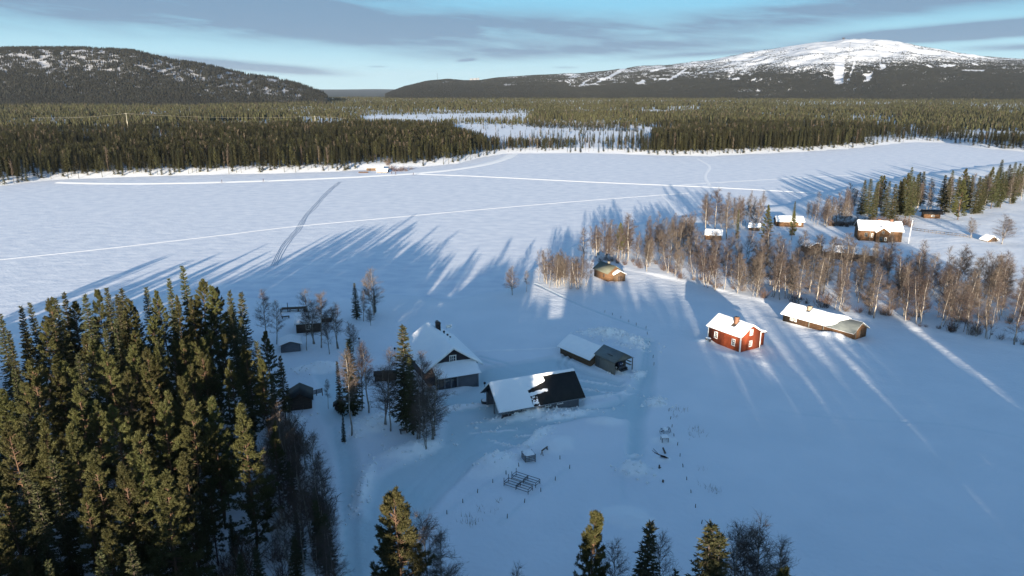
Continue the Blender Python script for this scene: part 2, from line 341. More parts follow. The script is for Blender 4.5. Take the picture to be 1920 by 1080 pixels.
class MB:
    def __init__(s): s.V = []; s.Q = []; s.T = []; s.n = 0
    def add(s, V, Q=None, T=None):
        V = np.asarray(V, float)
        if Q is not None and len(Q): s.Q.append(np.asarray(Q) + s.n)
        if T is not None and len(T): s.T.append(np.asarray(T) + s.n)
        s.V.append(V); s.n += len(V); return s
    def box(s, x0, x1, y0, y1, z0, z1):
        V = [(x0, y0, z0), (x1, y0, z0), (x1, y1, z0), (x0, y1, z0), (x0, y0, z1), (x1, y0, z1), (x1, y1, z1), (x0, y1, z1)]
        return s.add(V, [(0, 3, 2, 1), (4, 5, 6, 7), (0, 1, 5, 4), (1, 2, 6, 5), (2, 3, 7, 6), (3, 0, 4, 7)])
    def tube(s, P, r, n=6, cap=True):
        P = np.asarray(P, float); r = np.broadcast_to(np.asarray(r, float), (len(P),))
        d = np.gradient(P, axis=0); d /= np.linalg.norm(d, axis=1)[:, None] + 1e-9
        ref = np.where(np.abs(d[:, 2:3]) < .9, np.array([[0, 0, 1.]]), np.array([[1., 0, 0]]))
        u = np.cross(d, ref); u /= np.linalg.norm(u, axis=1)[:, None] + 1e-9; w = np.cross(d, u)
        a = np.linspace(0, 2 * np.pi, n, endpoint=False)
        V = (P[:, None] + r[:, None, None] * (np.cos(a)[None, :, None] * u[:, None] + np.sin(a)[None, :, None] * w[:, None])).reshape(-1, 3)
        k = len(P); i = np.arange(k - 1)[:, None] * n; j = np.arange(n)[None]; j2 = (j + 1) % n
        Q = np.stack([i + j, i + j2, i + n + j2, i + n + j], -1).reshape(-1, 4)
        s.add(V, Q)
        if cap:
            s.add([P[0], P[-1]]); b = s.n - 2; o = s.n - 2 - len(V)
            T = [(b, o + (q + 1) % n, o + q) for q in range(n)] + [(b + 1, o + (k - 1) * n + q, o + (k - 1) * n + (q + 1) % n) for q in range(n)]
            s.T.append(np.array(T))
        return s
    def prism(s, prof, x0, x1):
        """profile of (y,z) points, convex or fan-safe from its first point, extruded along x"""
        n = len(prof); V = [(x0, y, z) for y, z in prof] + [(x1, y, z) for y, z in prof]
        Q = [(i, (i + 1) % n, n + (i + 1) % n, n + i) for i in range(n)]
        T = [(0, i + 1, i) for i in range(1, n - 1)] + [(n, n + i, n + i + 1) for i in range(1, n - 1)]
        return s.add(V, Q, T)
    def mesh(s, name, material, sm=False):
        return np_mesh(name, np.concatenate(s.V), [np.concatenate(s.Q) if s.Q else np.zeros((0, 4)), np.concatenate(s.T) if s.T else np.zeros((0, 3))], material, sm)
    def build(s, name, material, parent=None, loc=None, rz=0, sm=False):
        o = bpy.data.objects.new(name, s.mesh(name, material, sm)); col.objects.link(o)
        if parent: o.parent = parent
        if loc is not None: o.location = loc
        o.rotation_euler = (0, 0, rz)
        return o

def tag(o, label=None, cat=None, group=None, kind=None):
    for k, v in (('label', label), ('category', cat), ('group', group), ('kind', kind)):
        if v: o[k] = v
    return o
def empty(name, loc, rz=0, label=None, cat=None, group=None):
    o = bpy.data.objects.new(name, None); col.objects.link(o); o.location = loc; o.rotation_euler = (0, 0, rz); o.empty_display_size = .5
    return tag(o, label, cat, group)
def solo(name, mb, material, loc, rz, label, cat, group=None, sm=False):
    return tag(mb.build(name, material, None, loc, rz, sm), label, cat, group)
def copy_tree(o, parent=None):
    c = o.copy(); col.objects.link(c); c.parent = parent
    for ch in o.children: copy_tree(ch, c)
    return c

# ------------------------------------------------------------------ the setting: ground sheet, lake, hills, tracks
def axis(lo, hi, step, end, ratio=1.07, mids=()):
    """fine steps between lo and hi, growing outward to +-end"""
    a = list(np.arange(lo, hi + 1e-6, step)); s = step
    while a[-1] < end[1]: s *= ratio; a.append(a[-1] + min(s, 900))
    b = []; s = step; x = lo
    while x > end[0]: s *= ratio; x -= min(s, 900); b.append(x)
    return np.array(b[::-1] + a)
xs = axis(-62, 110, .42, (-24000, 24000), 1.035); ys = axis(56, 200, .42, (-900, 26000), 1.035)
GX, GY = np.meshgrid(xs, ys)
GZ = land_h(GX, GY)
fx = (xs > -130) & (xs < 190); fy = (ys > 30) & (ys < 300)
sub = np.ix_(fy, fx)
SX, SY = GX[sub], GY[sub]
pl = np.zeros(SX.shape)
for P in PLOUGH_W: pl = np.maximum(pl, in_poly(SX, SY, P).astype(float))
def blur(a, k):
    for ax in (0, 1):
        c = np.cumsum(np.pad(a, [(k + 1, k) if i == ax else (0, 0) for i in (0, 1)], mode='edge'), axis=ax)
        a = (np.take(c, range(2 * k + 1, c.shape[ax]), axis=ax) - np.take(c, range(0, c.shape[ax] - 2 * k - 1), axis=ax)) / (2 * k + 1)
    return a
plb = blur(pl, 1)
SZ = GZ[sub] + fine_h(SX, SY)
SZ += -.38 * smooth(plb) + .16 * np.clip(blur(pl, 3) - plb, 0, 1) * 2 + (fbm(SX * .8, SY * .8, 3) - .45) * .10 * plb
ped = np.zeros(SX.shape)
for P, w, d in RUTS_W:
    bb = (SX > P[:, 0].min() - 3) & (SX < P[:, 0].max() + 3) & (SY > P[:, 1].min() - 3) & (SY < P[:, 1].max() + 3)
    dd = seg_dist(SX[bb], SY[bb], P)
    SZ[bb] += -d * np.exp(-(dd / w) ** 2) + .5 * d * np.exp(-((dd - 2 * w) / w) ** 2)
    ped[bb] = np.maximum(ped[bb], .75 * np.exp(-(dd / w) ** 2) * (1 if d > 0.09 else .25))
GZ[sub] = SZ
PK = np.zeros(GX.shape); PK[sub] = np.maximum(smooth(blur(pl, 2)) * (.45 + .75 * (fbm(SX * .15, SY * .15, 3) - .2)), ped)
ny, nx = GX.shape
ii = np.arange(ny - 1)[:, None] * nx + np.arange(nx - 1)[None]
Q = np.stack([ii, ii + 1, ii + nx + 1, ii + nx], -1).reshape(-1, 4)
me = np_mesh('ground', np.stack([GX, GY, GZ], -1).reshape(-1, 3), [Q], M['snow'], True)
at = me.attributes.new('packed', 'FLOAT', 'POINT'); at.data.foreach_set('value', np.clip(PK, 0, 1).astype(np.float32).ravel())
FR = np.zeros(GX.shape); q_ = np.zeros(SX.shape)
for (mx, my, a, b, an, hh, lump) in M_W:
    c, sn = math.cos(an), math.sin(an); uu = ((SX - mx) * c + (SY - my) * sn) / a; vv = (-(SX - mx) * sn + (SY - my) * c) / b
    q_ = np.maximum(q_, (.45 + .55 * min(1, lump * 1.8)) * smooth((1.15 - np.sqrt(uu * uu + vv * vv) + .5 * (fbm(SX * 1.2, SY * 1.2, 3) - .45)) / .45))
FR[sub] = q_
me.attributes.new('fresh_glow', 'FLOAT', 'POINT').data.foreach_set('value', np.clip(FR, 0, 1).astype(np.float32).ravel())  # fresh broken snow on the banks, with sky glow painted into its tone
g = bpy.data.objects.new('ground', me); col.objects.link(g); tag(g, 'snow covered ground of the homesteads and the forest beyond the lake', kind='structure')
_gx, _gy, _gz = xs, ys, GZ
def surf(x, y):
    """height of the built ground sheet (bilinear)"""
    i = int(np.clip(np.searchsorted(_gx, x) - 1, 0, len(_gx) - 2)); j = int(np.clip(np.searchsorted(_gy, y) - 1, 0, len(_gy) - 2))
    tx = (x - _gx[i]) / (_gx[i + 1] - _gx[i]); ty = (y - _gy[j]) / (_gy[j + 1] - _gy[j])
    a = _gz[j, i] * (1 - tx) + _gz[j, i + 1] * tx; b = _gz[j + 1, i] * (1 - tx) + _gz[j + 1, i + 1] * tx
    return float(a * (1 - ty) + b * ty)
def base_at(px, py):
    z = 1.0
    for _ in range(5):
        x, y = gp(px, py, z); z = surf(x, y)
    return x, y, z
def top_at(px, py, h):
    z = 1.0
    for _ in range(5):
        x, y = gp(px, py, z + h); z = surf(x, y)
    return x, y, z

# broken clods thrown up by the plough on the banks
def clods():
    r = np.random.default_rng(8); mb = MB()
    for (mx, my, a, b, an, hh, lump) in M_W:
        if lump < .35: continue
        n = int(10 * a * b * lump) + 6
        for k in range(min(n, 150)):
            u, v = r.normal(0, .62, 2); x = mx + math.cos(an) * u * a - math.sin(an) * v * b; y = my + math.sin(an) * u * a + math.cos(an) * v * b
            if not (-60 < x < 108 and 58 < y < 198): continue
            s_ = r.uniform(.10, .34) * (.7 + .5 * lump); z = surf(x, y) + s_ * .15
            V = np.array([(1, 0, 0), (-1, 0, 0), (0, 1, 0), (0, -1, 0), (0, 0, 1), (0, 0, -1)], float) * r.uniform(.6, 1.3, (6, 1)) * s_ + r.normal(0, .15, (6, 3)) * s_
            mb.add(V + [x, y, z], None, [(0, 2, 4), (2, 1, 4), (1, 3, 4), (3, 0, 4), (2, 0, 5), (1, 2, 5), (3, 1, 5), (0, 3, 5)])
    tag(mb.build('snow_clods', M['clod']), 'broken snow clods on the ploughed banks of the yard', kind='stuff')
clods()

# frozen lake: one level sheet between the shores
azs = np.linspace(R(-56), R(58), 260); tt = np.linspace(0, 1, 60)
rn = r_of(NEAR, azs) - 25; rf = r_of(FAR, azs) + 25
RR = rn[None] + (rf - rn)[None] * tt[:, None]
LV = np.stack([RR * np.sin(azs)[None], RR * np.cos(azs)[None], np.zeros_like(RR)], -1)
n1 = len(azs); ii = np.arange(len(tt) - 1)[:, None] * n1 + np.arange(n1 - 1)[None]
lk = bpy.data.objects.new('lake', np_mesh('lake', LV.reshape(-1, 3), [np.stack([ii, ii + 1, ii + n1 + 1, ii + n1], -1).reshape(-1, 4)], M['lake'], True)); col.objects.link(lk)
tag(lk, 'frozen lake under wind packed snow', kind='structure')

def track(name, pts, w, m, label, crown=.05, wob=0.0, z=.05, taper=0, off=0):
    """a snow track laid on the lake: px points, width in metres"""
    P = wig([gp(a, b, 0) for a, b in pts], 14); r_ = np.random.default_rng(len(pts) + int(w * 10) + int(off * 7))
    T = np.gradient(P, axis=0); T /= np.linalg.norm(T, axis=1)[:, None]; N = np.stack([-T[:, 1], T[:, 0]], -1)
    s = np.cumsum(np.r_[0, np.linalg.norm(np.diff(P, axis=0), axis=1)])
    P = P + N * (off + wob * (fbm(s * .05 + off * 9, s * 0 + off * 5, 3) - .45) * 2)[:, None]
    u = np.linspace(-1, 1, 5); V = []
    ww = w * (.85 + .3 * vnoise(s * .08, s * 0 + 3.3))
    for k in u: V.append(np.c_[P + N * (k * ww / 2)[:, None], np.full(len(P), z + crown * (1 - k * k))])
    V = np.stack(V, 1); k = len(P); ii = np.arange(k - 1)[:, None] * 5 + np.arange(4)[None]
    o = bpy.data.objects.new(name, np_mesh(name, V.reshape(-1, 3), [np.stack([ii, ii + 1, ii + 6, ii + 5], -1).reshape(-1, 4)], m, True)); col.objects.link(o)
    return tag(o, label, kind='structure')
track('ski_trail', [(112, 342), (200, 344), (300, 344), (400, 342), (500, 339), (600, 335), (700, 330), (780, 325), (850, 318), (905, 309), (945, 298), (962, 289)], 8.5, M['groomed'], 'broad white groomed ski trail along the far shore', .35)
track('snow_track', [(770, 326), (900, 331), (1100, 341), (1330, 351), (1545, 363)], 3.6, M['groomed'], 'straight bright track crossing the lake to the right', .22, z=.06)
track('snow_track', [(-10, 488), (200, 466), (400, 443), (540, 426), (700, 411), (900, 393), (1100, 376), (1290, 362)], 1.5, M['faint'], 'long faint straight track across the lake', .10, z=.04)
track('snow_track', [(1250, 350), (1300, 345), (1500, 333), (1600, 328)], 2.2, M['faint'], 'faint track on the right of the lake', .08, z=.03)
track('snow_track', [(1308, 298), (1330, 312), (1322, 330), (1330, 348)], 2.0, M['faint'], 'faint looping track near the far right shore', .06, z=.03)
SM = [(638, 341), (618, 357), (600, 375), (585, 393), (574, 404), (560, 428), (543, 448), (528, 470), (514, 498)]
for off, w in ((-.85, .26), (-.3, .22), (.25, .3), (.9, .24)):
    track('snowmobile_track', SM, w, M['rut_shade'], 'winding grey snowmobile track from the far shore', .04, wob=.55, z=.05 + .004 * off, off=off)
track('snow_track', [(1240, 366), (1254, 380), (1262, 392)], .8, M['faint'], 'short footpath from the shore onto the lake', .05, z=.045)

# ---- hills in the distance (height fields round the valley)
def hill(name, sky, r_foot, r_crest, m, label, rough=.05, back=2600, nr=90, na=420, shoulder=1.3, lift=0):
    px = np.array([p[0] for p in sky], float); py = np.array([p[1] for p in sky], float)
    pxs = np.linspace(px[0], px[-1], na); pys = np.interp(pxs, px, py)
    az = np.arctan((pxs - 960) / (F * CP + (540 - pys) * SP)); zc = F
    el = np.arctan2(-F * SP + (540 - pys) * CP, np.hypot(pxs - 960, F * CP + (540 - pys) * SP))
    rc = np.interp(pxs, px, [p[2] if len(p) > 2 else r_crest for p in sky])
    top = np.maximum(H + rc * np.tan(el), 6)
    t = np.linspace(0, 1, nr)
    Rg = r_foot + (rc - r_foot)[None] * t[:, None]
    s = smooth(t ** .85)[:, None] ** shoulder
    Z = top[None] * s
    tb = np.linspace(0, 1, 14)[1:]
    Rb = rc[None] + back * tb[:, None]; Zb = top[None] * (1 - smooth(tb)[:, None]) - 8 * tb[:, None]
    Rg = np.vstack([Rg, Rb]); Z = np.vstack([Z, Zb])
    X = Rg * np.sin(az)[None]; Y = Rg * np.cos(az)[None]
    rel = Rg - rc[None]
    Z = Z + (fbm(X * .0045, Y * .0045, 5) - .47) * top[None] * rough * np.clip(-rel / 500, 0.04, 1) * np.clip(Z / 40, 0, 1) - 1.0 * (Z < 2) + lift
    n = X.shape[1]; ii = np.arange(X.shape[0] - 1)[:, None] * n + np.arange(n - 1)[None]
    o = bpy.data.objects.new(name, np_mesh(name, np.stack([X, Y, Z], -1).reshape(-1, 3), [np.stack([ii, ii + 1, ii + n + 1, ii + n], -1).reshape(-1, 4)], m, True)); col.objects.link(o)
    tag(o, label, kind='structure')
    return X[:nr], Y[:nr], Z[:nr]
LEFT_SKY = [(-260, 98, 3700), (-100, 95, 3700), (0, 92.5, 3650), (60, 92, 3600), (150, 92, 3500), (200, 94, 3450), (250, 97, 3400), (290, 107, 3350), (330, 115, 3300), (380, 122, 3250), (430, 134, 3200), (480, 144, 3150), (510, 147, 3100), (530, 152, 3080), (560, 159, 3050), (585, 168, 3000), (610, 178, 2900)]
FELL_SKY = [(725, 178, 5400), (760, 164, 5600), (800, 153, 5800), (840, 149, 6000), (870, 152, 6100), (900, 152, 6200), (930, 147, 6300), (1000, 142, 6500), (1080, 139, 6700), (1140, 133, 6800), (1200, 126, 6900), (1260, 122, 7000), (1330, 114, 7000),
            (1400, 101, 7000), (1460, 91.5, 7000), (1530, 81, 7000), (1581, 77, 7000), (1640, 77.5, 7000), (1700, 84, 7000), (1750, 93, 7000), (1800, 102, 7000), (1860, 108, 7000), (1920, 111, 7000), (2020, 117, 7000), (2200, 135, 7000)]
LH = hill('hill', LEFT_SKY, 2350, 3400, M['hillsnow'], 'low wooded hill beyond the forest on the left', .10)
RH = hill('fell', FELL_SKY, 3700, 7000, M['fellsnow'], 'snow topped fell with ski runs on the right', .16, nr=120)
hill('distant_hills', [(-300, 168), (560, 168), (640, 168.5), (700, 167.6), (760, 168.5), (900, 167), (2200, 168)], 4500, 15000, M['distant'], 'blue distant forested upland through the gap between the hills', .02, nr=60, na=120, lift=7)

# ------------------------------------------------------------------ trees
def nrm(a): return a / (np.linalg.norm(a, axis=-1, keepdims=True) + 1e-9)
def blades(mb, base, d, ln, w, r_):
    """one thin pointed blade per row: needle tufts and twig ends"""
    p = nrm(np.cross(d, r_.normal(size=d.shape)))
    n = len(base); a = base + p * (w * .5)[:, None]; b = base - p * (w * .5)[:, None]; t = base + d * ln[:, None]
    i = np.arange(n)
    mb.add(np.concatenate([a, b, t]), None, np.stack([i, i + n, i + 2 * n], -1))

def pine_meshes(seed, h=17.0, Rm=2.4, cb=.38, tuft=.28, nb=74, flat=.5):
    r = np.random.default_rng(seed); tr = MB(); cr = MB()
    zz = np.linspace(0, h, 9); bend = np.c_[np.cumsum(r.normal(0, .09, 9)), np.cumsum(r.normal(0, .09, 9)), zz]; bend[0, :2] = 0
    tr.tube(bend, np.linspace(.155, .02, 9) * h / 17, 7)
    ax = lambda z: np.array([np.interp(z, zz, bend[:, 0]), np.interp(z, zz, bend[:, 1]), z])
    B, D, L, W = [], [], [], []
    for k in range(nb):
        t = ((k + r.random()) / nb) ** .85
        z = h * (cb + (1 - cb) * t) - .1
        prof = min(1, (1 - t) ** flat * 1.08) * min(1, .55 + t * 2.2)
        ln = Rm * prof * r.uniform(.62, 1.12) + .25
        if r.random() < .07: ln *= 1.25
        a = r.uniform(0, 2 * math.pi); up = R(-8 + 62 * t ** 1.4 + r.normal(0, 9))
        d = np.array([math.cos(a) * math.cos(up), math.sin(a) * math.cos(up), math.sin(up)])
        s = np.linspace(0, 1, 4); P = ax(z)[None] + d[None] * (s * ln)[:, None]; P[:, 2] += .16 * ln * s ** 2
        tr.tube(P, np.linspace(.045, .012, 4), 3, False)
        nt = int(8 + ln * 9.5)
        ss = np.sqrt(r.uniform(.10, 1.0, nt)); c = ax(z)[None] + d[None] * (ss * ln)[:, None]; c[:, 2] += .16 * ln * ss ** 2
        side = np.cross(d, [0, 0, 1]); side /= np.linalg.norm(side) + 1e-6
        c = c + side[None] * (r.normal(0, .22, nt) * ln * (.25 + .35 * (1 - ss)))[:, None] + np.array([0, 0, 1])[None] * r.normal(.04, .10, nt)[:, None]
        m = 11
        cc = np.repeat(c, m, 0); dd = nrm(np.repeat(nrm(d[None] * .75 + np.array([0, 0, .45])[None]), nt * m, 0) + r.normal(0, .62, (nt * m, 3)))
        B.append(cc + r.normal(0, .05, cc.shape)); D.append(dd); L.append(r.uniform(.6, 1.15, nt * m) * tuft); W.append(r.uniform(.05, .095, nt * m))
    blades(cr, np.concatenate(B), np.concatenate(D), np.concatenate(L), np.concatenate(W), r)
    return tr.mesh('pine_trunk', M['pinebark'], True), cr.mesh('pine_crown', M['pine'])

def spruce_meshes(seed, h=17.0, Rm=1.9, cb=.06, nw=30):
    r = np.random.default_rng(seed); tr = MB(); cr = MB()
    zz = np.linspace(0, h, 7); bend = np.c_[np.cumsum(r.normal(0, .04, 7)), np.cumsum(r.normal(0, .04, 7)), zz]; bend[0, :2] = 0
    tr.tube(bend, np.linspace(.17, .015, 7) * h / 17, 6)
    ax = lambda z: np.array([np.interp(z, zz, bend[:, 0]), np.interp(z, zz, bend[:, 1]), z])
    B, D, L, W = [], [], [], []
    for k in range(nw):
        t = (k + .5) / nw
        for q in range(10):
            z = h * (cb + (1 - cb) * min(.995, t + r.normal(0, .012)))
            ln = (Rm * (1 - t) ** .8 * (.75 + .25 * min(1, t * 6)) * r.uniform(.62, 1.15) + .16)
            a = q / 10 * 2 * math.pi + k * 2.4 + r.normal(0, .25); dn = R(-22 + 52 * t ** 2 + r.normal(0, 7))
            d = np.array([math.cos(a) * math.cos(dn), math.sin(a) * math.cos(dn), math.sin(dn)])
            s = np.linspace(0, 1, 4); P = ax(z)[None] + d[None] * (s * ln)[:, None]; P[:, 2] += .18 * ln * s ** 3
            tr.tube(P, np.linspace(.03, .008, 4), 3, False)
            m = int(7 + ln * 11)
            ss = r.uniform(.08, 1, m); c = ax(z)[None] + d[None] * (ss * ln)[:, None]; c[:, 2] += .18 * ln * ss ** 3
            side = np.array([-math.sin(a), math.cos(a), 0.])
            sg = r.choice([-1, 1], m)[:, None]
            dd = nrm(d[None] * .8 + side[None] * sg * .75 + np.array([0, 0, -.38]) + r.normal(0, .25, (m, 3)))
            B.append(c); D.append(dd); L.append(r.uniform(.3, .55, m) * (.55 + .45 * (1 - t))); W.append(r.uniform(.14, .26, m) * (.6 + .4 * (1 - t)))
            B.append(c[-2:] + 0); D.append(nrm(np.repeat(d[None], 2, 0) + r.normal(0, .15, (2, 3)))); L.append(np.full(2, .4)); W.append(np.full(2, .16))
    blades(cr, np.concatenate(B), np.concatenate(D), np.concatenate(L), np.concatenate(W), r)
    return tr.mesh('spruce_trunk', M['sprucebark'], True), cr.mesh('spruce_crown', M['spruce'])

def birch_meshes(seed, h=11.0, Rm=1.7, stems=1, cb=.28, nb=46, dens=1.0, droop=.25, spread=.12):
    r = np.random.default_rng(seed); tr = MB(); cr = MB()
    for st in range(stems):
        lean = r.normal(0, .05, 2) + (0 if stems == 1 else r.normal(0, .09, 2))
        hh = h * (1 if st == 0 else r.uniform(.75, .95))
        zz = np.linspace(0, hh, 9); off = r.normal(0, max(.12, spread), 2) * (st > 0)
        bend = np.c_[off[0] + np.cumsum(r.normal(0, .07, 9)) + lean[0] * zz, off[1] + np.cumsum(r.normal(0, .07, 9)) + lean[1] * zz, zz]
        tr.tube(bend, np.linspace(.135, .012, 9) * (hh / 11) ** .7 * (1 if stems < 3 else .62), 6)
        ax = lambda z: np.array([np.interp(z, zz, bend[:, 0]), np.interp(z, zz, bend[:, 1]), z])
        n_ = int(nb / stems ** .55)
        for k in range(n_):
            t = ((k + r.random()) / n_)
            z = hh * (cb + (.97 - cb) * t)
            ln = (Rm * (.5 + .9 * math.sin(math.pi * min(1, .22 + .74 * t))) * r.uniform(.6, 1.15) * (1.35 - t * .55))
            a = r.uniform(0, 2 * math.pi); up = R(34 + 30 * t + r.normal(0, 8))
            d = np.array([math.cos(a) * math.cos(up), math.sin(a) * math.cos(up), math.sin(up)])
            s = np.linspace(0, 1, 5); P = ax(z)[None] + d[None] * (s * ln)[:, None] + np.c_[r.normal(0, .04, (5, 2)) * s[:, None], -droop * ln * s ** 2.2]
            cr.tube(P, np.linspace(.028, .008, 5) * (1.2 - .6 * t), 3, False)
            nt = int((6 + 6 * ln) * dens)
            ss = r.uniform(.2, 1, nt); c = np.stack([np.interp(ss, s, P[:, i]) for i in range(3)], -1)
            dd = nrm(d[None] * .8 + r.normal(0, .48, (nt, 3)) + np.array([0, 0, .1])); l1 = r.uniform(.45, 1.0, nt)
            blades(cr, c, dd, l1, np.full(nt, .026), r)
            m = 5
            u = r.uniform(.2, 1, (nt, m)); c2 = (c[:, None] + dd[:, None] * (l1[:, None] * u)[..., None]).reshape(-1, 3)
            d2 = nrm(np.repeat(dd, m, 0) + r.normal(0, .6, (nt * m, 3)) + np.array([0, 0, -droop * .9]))
            blades(cr, c2, d2, r.uniform(.25, .6, nt * m), np.full(nt * m, .018), r)
    return tr.mesh('birch_trunk', M['bark'], True), cr.mesh('birch_crown', M['twig'])

def bush_mesh(seed, h=2.0, n=34):
    r = np.random.default_rng(seed); cr = MB()
    for k in range(n):
        a = r.uniform(0, 2 * math.pi); up = R(r.uniform(38, 85)); ln = h * r.uniform(.6, 1.1)
        d = np.array([math.cos(a) * math.cos(up), math.sin(a) * math.cos(up), math.sin(up)])
        s = np.linspace(0, 1, 4); b = np.r_[r.normal(0, .18 * h, 2), 0]
        P = b[None] + d[None] * (s * ln)[:, None] + np.c_[r.normal(0, .05, (4, 2)), np.zeros(4)]
        cr.tube(P, np.linspace(.022, .006, 4), 3, False)
        nt = 16; ss = r.uniform(.2, 1, nt); c = np.stack([np.interp(ss, s, P[:, i]) for i in range(3)], -1)
        blades(cr, c, nrm(d[None] * .8 + r.normal(0, .55, (nt, 3))), r.uniform(.2, .55, nt) * h * .5, np.full(nt, .022), r)
    return cr.mesh('willow_bush', M['bush'])

PINES = [pine_meshes(s, 17, Rm, cb, nb=nb, flat=fl) for s, Rm, cb, nb, fl in ((11, 2.7, .20, 108, .80), (12, 2.3, .28, 92, .65), (13, 2.9, .08, 130, .85), (14, 2.2, .32, 86, .60), (15, 2.6, .22, 104, .9), (16, 2.4, .12, 114, .95), (17, 2.6, .10, 165, .50))]
SPRUCES = [spruce_meshes(s, 17, Rm, cb, nw) for s, Rm, cb, nw in ((21, 1.9, .05, 32), (22, 1.6, .08, 32), (23, 2.2, .10, 30), (24, 1.45, .04, 34), (25, 1.9, .2, 28))]
BIRCHES = [birch_meshes(s, 11, Rm, st, cb, nb, de, dr) for s, Rm, st, cb, nb, de, dr in ((31, 1.5, 1, .30, 46, 1.0, .2), (32, 1.3, 1, .38, 40, 1.0, .15), (33, 1.6, 2, .28, 52, .9, .25), (34, 1.2, 1, .25, 44, 1.1, .1), (35, 1.7, 3, .24, 60, .8, .2), (36, 1.9, 1, .22, 56, 1.1, .45), (37, 1.3, 2, .35, 44, 1.0, .15))]
BELT = [birch_meshes(s, 11, Rm, st, cb, nb, de, dr, sp) for s, Rm, st, cb, nb, de, dr, sp in ((131, 1.3, 3, .16, 66, .8, .1, .9), (132, 1.2, 4, .2, 76, .7, .1, 1.3), (133, 1.5, 2, .14, 60, .8, .15, .7), (134, 1.2, 5, .18, 84, .6, .05, 1.2), (135, 1.4, 1, .2, 50, .9, .2, 0), (136, 1.3, 3, .26, 60, .8, .15, 1.5))]
BUSHES = [bush_mesh(s, 2.0) for s in (41, 42, 43)]
PROTO_H = dict(pine_tree=17, spruce_tree=17, birch_tree=11)
trng = np.random.default_rng(99)
def tree(kind, lst, idx, x, y, h, label, group=None, z=None, wide=1.0, rz=None, cat='tree'):
    tm, cm = lst[idx % len(lst)]
    z = surf(x, y) if z is None else z
    s = h / PROTO_H[kind]
    r0 = empty(kind, (x, y, z - .15), trng.uniform(0, 6.28) if rz is None else rz, label, cat, group)
    r0.scale = (s * wide, s * wide, s)
    r0.rotation_euler[0] = trng.normal(0, .012); r0.rotation_euler[1] = trng.normal(0, .012)
    for nm, m in (('trunk', tm), ('crown', cm)):
        o = bpy.data.objects.new(nm, m); col.objects.link(o); o.parent = r0
    return r0
def bush(x, y, h, label, group, idx=0, z=None):
    o = bpy.data.objects.new('willow_bush', BUSHES[idx % 3]); col.objects.link(o); z = surf(x, y) if z is None else z
    o.location = (x, y, z - .1); s = h / 2.0; o.scale = (s * trng.uniform(.9, 1.3), s * trng.uniform(.9, 1.3), s); o.rotation_euler[2] = trng.uniform(0, 6.28)
    return tag(o, label, 'bush', group)

G_PINE = dict(label='golden green pine of the dense wood in the lower left corner', group='pines of the lower left wood')
G_SPR = dict(label='dark pointed spruce of the dense wood in the lower left corner', group='spruces of the lower left wood')
placed = []
WOOD_TOPS = [  # px, py of the tip, height, kind
    (0, 588, 16, 's'), (32, 574, 16, 's'), (60, 565, 15, 's'), (93, 561, 16, 'p'), (103, 558, 17, 's'), (118, 549, 17, 's'), (160, 551, 17, 's'), (182, 544, 16, 'p'), (200, 540, 17, 's'), (219, 552, 16, 's'), (228, 541, 17, 's'), (275, 538, 16, 's'), (318, 522, 17, 's'),
    (345, 498, 19, 's'), (381, 524, 17, 'p'), (396, 536, 16, 'p'), (408, 541, 15, 'p'), (430, 544, 15, 's'), (445, 547, 17, 's'), (447, 594, 15, 's'), (245, 560, 15, 'p'), (300, 545, 15, 'p'), (140, 566, 15, 'p'), (15, 620, 14, 's'), (360, 560, 14, 'p'), (330, 556, 14, 'p'),
    (178, 649, 15, 'p'), (199, 660, 16, 'p'), (53, 677, 17, 'p'), (111, 683, 16, 'p'), (130, 677, 16, 'p'), (247, 649, 16, 'p'), (271, 655, 16, 'p'), (292, 649, 16, 'p'), (317, 641, 15, 'p'), (338, 637, 15, 'p'), (364, 643, 15, 'p'), (381, 634, 15, 'p'), (415, 628, 14, 'p'), (356, 612, 13, 'p'),
    (233, 699, 16, 'p'), (274, 688, 16, 'p'), (11, 727, 16, 'p'), (50, 724, 16, 'p'), (150, 727, 15, 'p'), (169, 752, 15, 'p'), (208, 766, 16, 'p'), (358, 687, 15, 'p'), (340, 705, 15, 'p'), (312, 738, 16, 'p'), (393, 741, 16, 'p'), (349, 758, 16, 'p'), (372, 664, 14, 'p'), (435, 675, 14, 'p'), (464, 649, 13, 'p'), (492, 672, 13, 'p'), (498, 622, 12, 'p'), (481, 637, 13, 's'),
    (129, 793, 17, 'p'), (95, 855, 15, 's'), (34, 881, 15, 's'), (305, 887, 16, 'p'), (347, 852, 15, 'p'), (261, 855, 16, 'p'), (237, 870, 16, 'p'), (228, 905, 14, 'p'), (67, 905, 14, 's'), (296, 760, 16, 'p'), (243, 813, 15, 'p'), (80, 790, 16, 'p'), (10, 800, 16, 'p'), (180, 850, 15, 'p'), (400, 800, 13, 'p'), (511, 793, 11, 'p'),
    (390, 905, 10, 'p'), (150, 930, 12, 'p'), (5, 930, 13, 'p'), (508, 700, 12, 's'), (525, 668, 11, 's'), (452, 757, 17.5, 'P')]
for i, (px, py, h, k) in enumerate(WOOD_TOPS):
    x, y, z = top_at(px, py, h); placed.append((x, y))
    if k == 's': tree('spruce_tree', SPRUCES, i * 3 + i // 5, x, y, h, z=z, **(G_SPR if (px, py) != (345, 498) else dict(label='tallest pointed spruce rising above the back edge of the lower left wood')))
    elif k == 'P': tree('pine_tree', PINES, 2, x, y, h, 'tall broad sunlit pine standing alone at the right front of the lower left wood', z=z, wide=1.05)
    else: tree('pine_tree', PINES[:6], i * 5 + i // 4, x, y, h, z=z, wide=trng.uniform(.98, 1.2), **G_PINE)
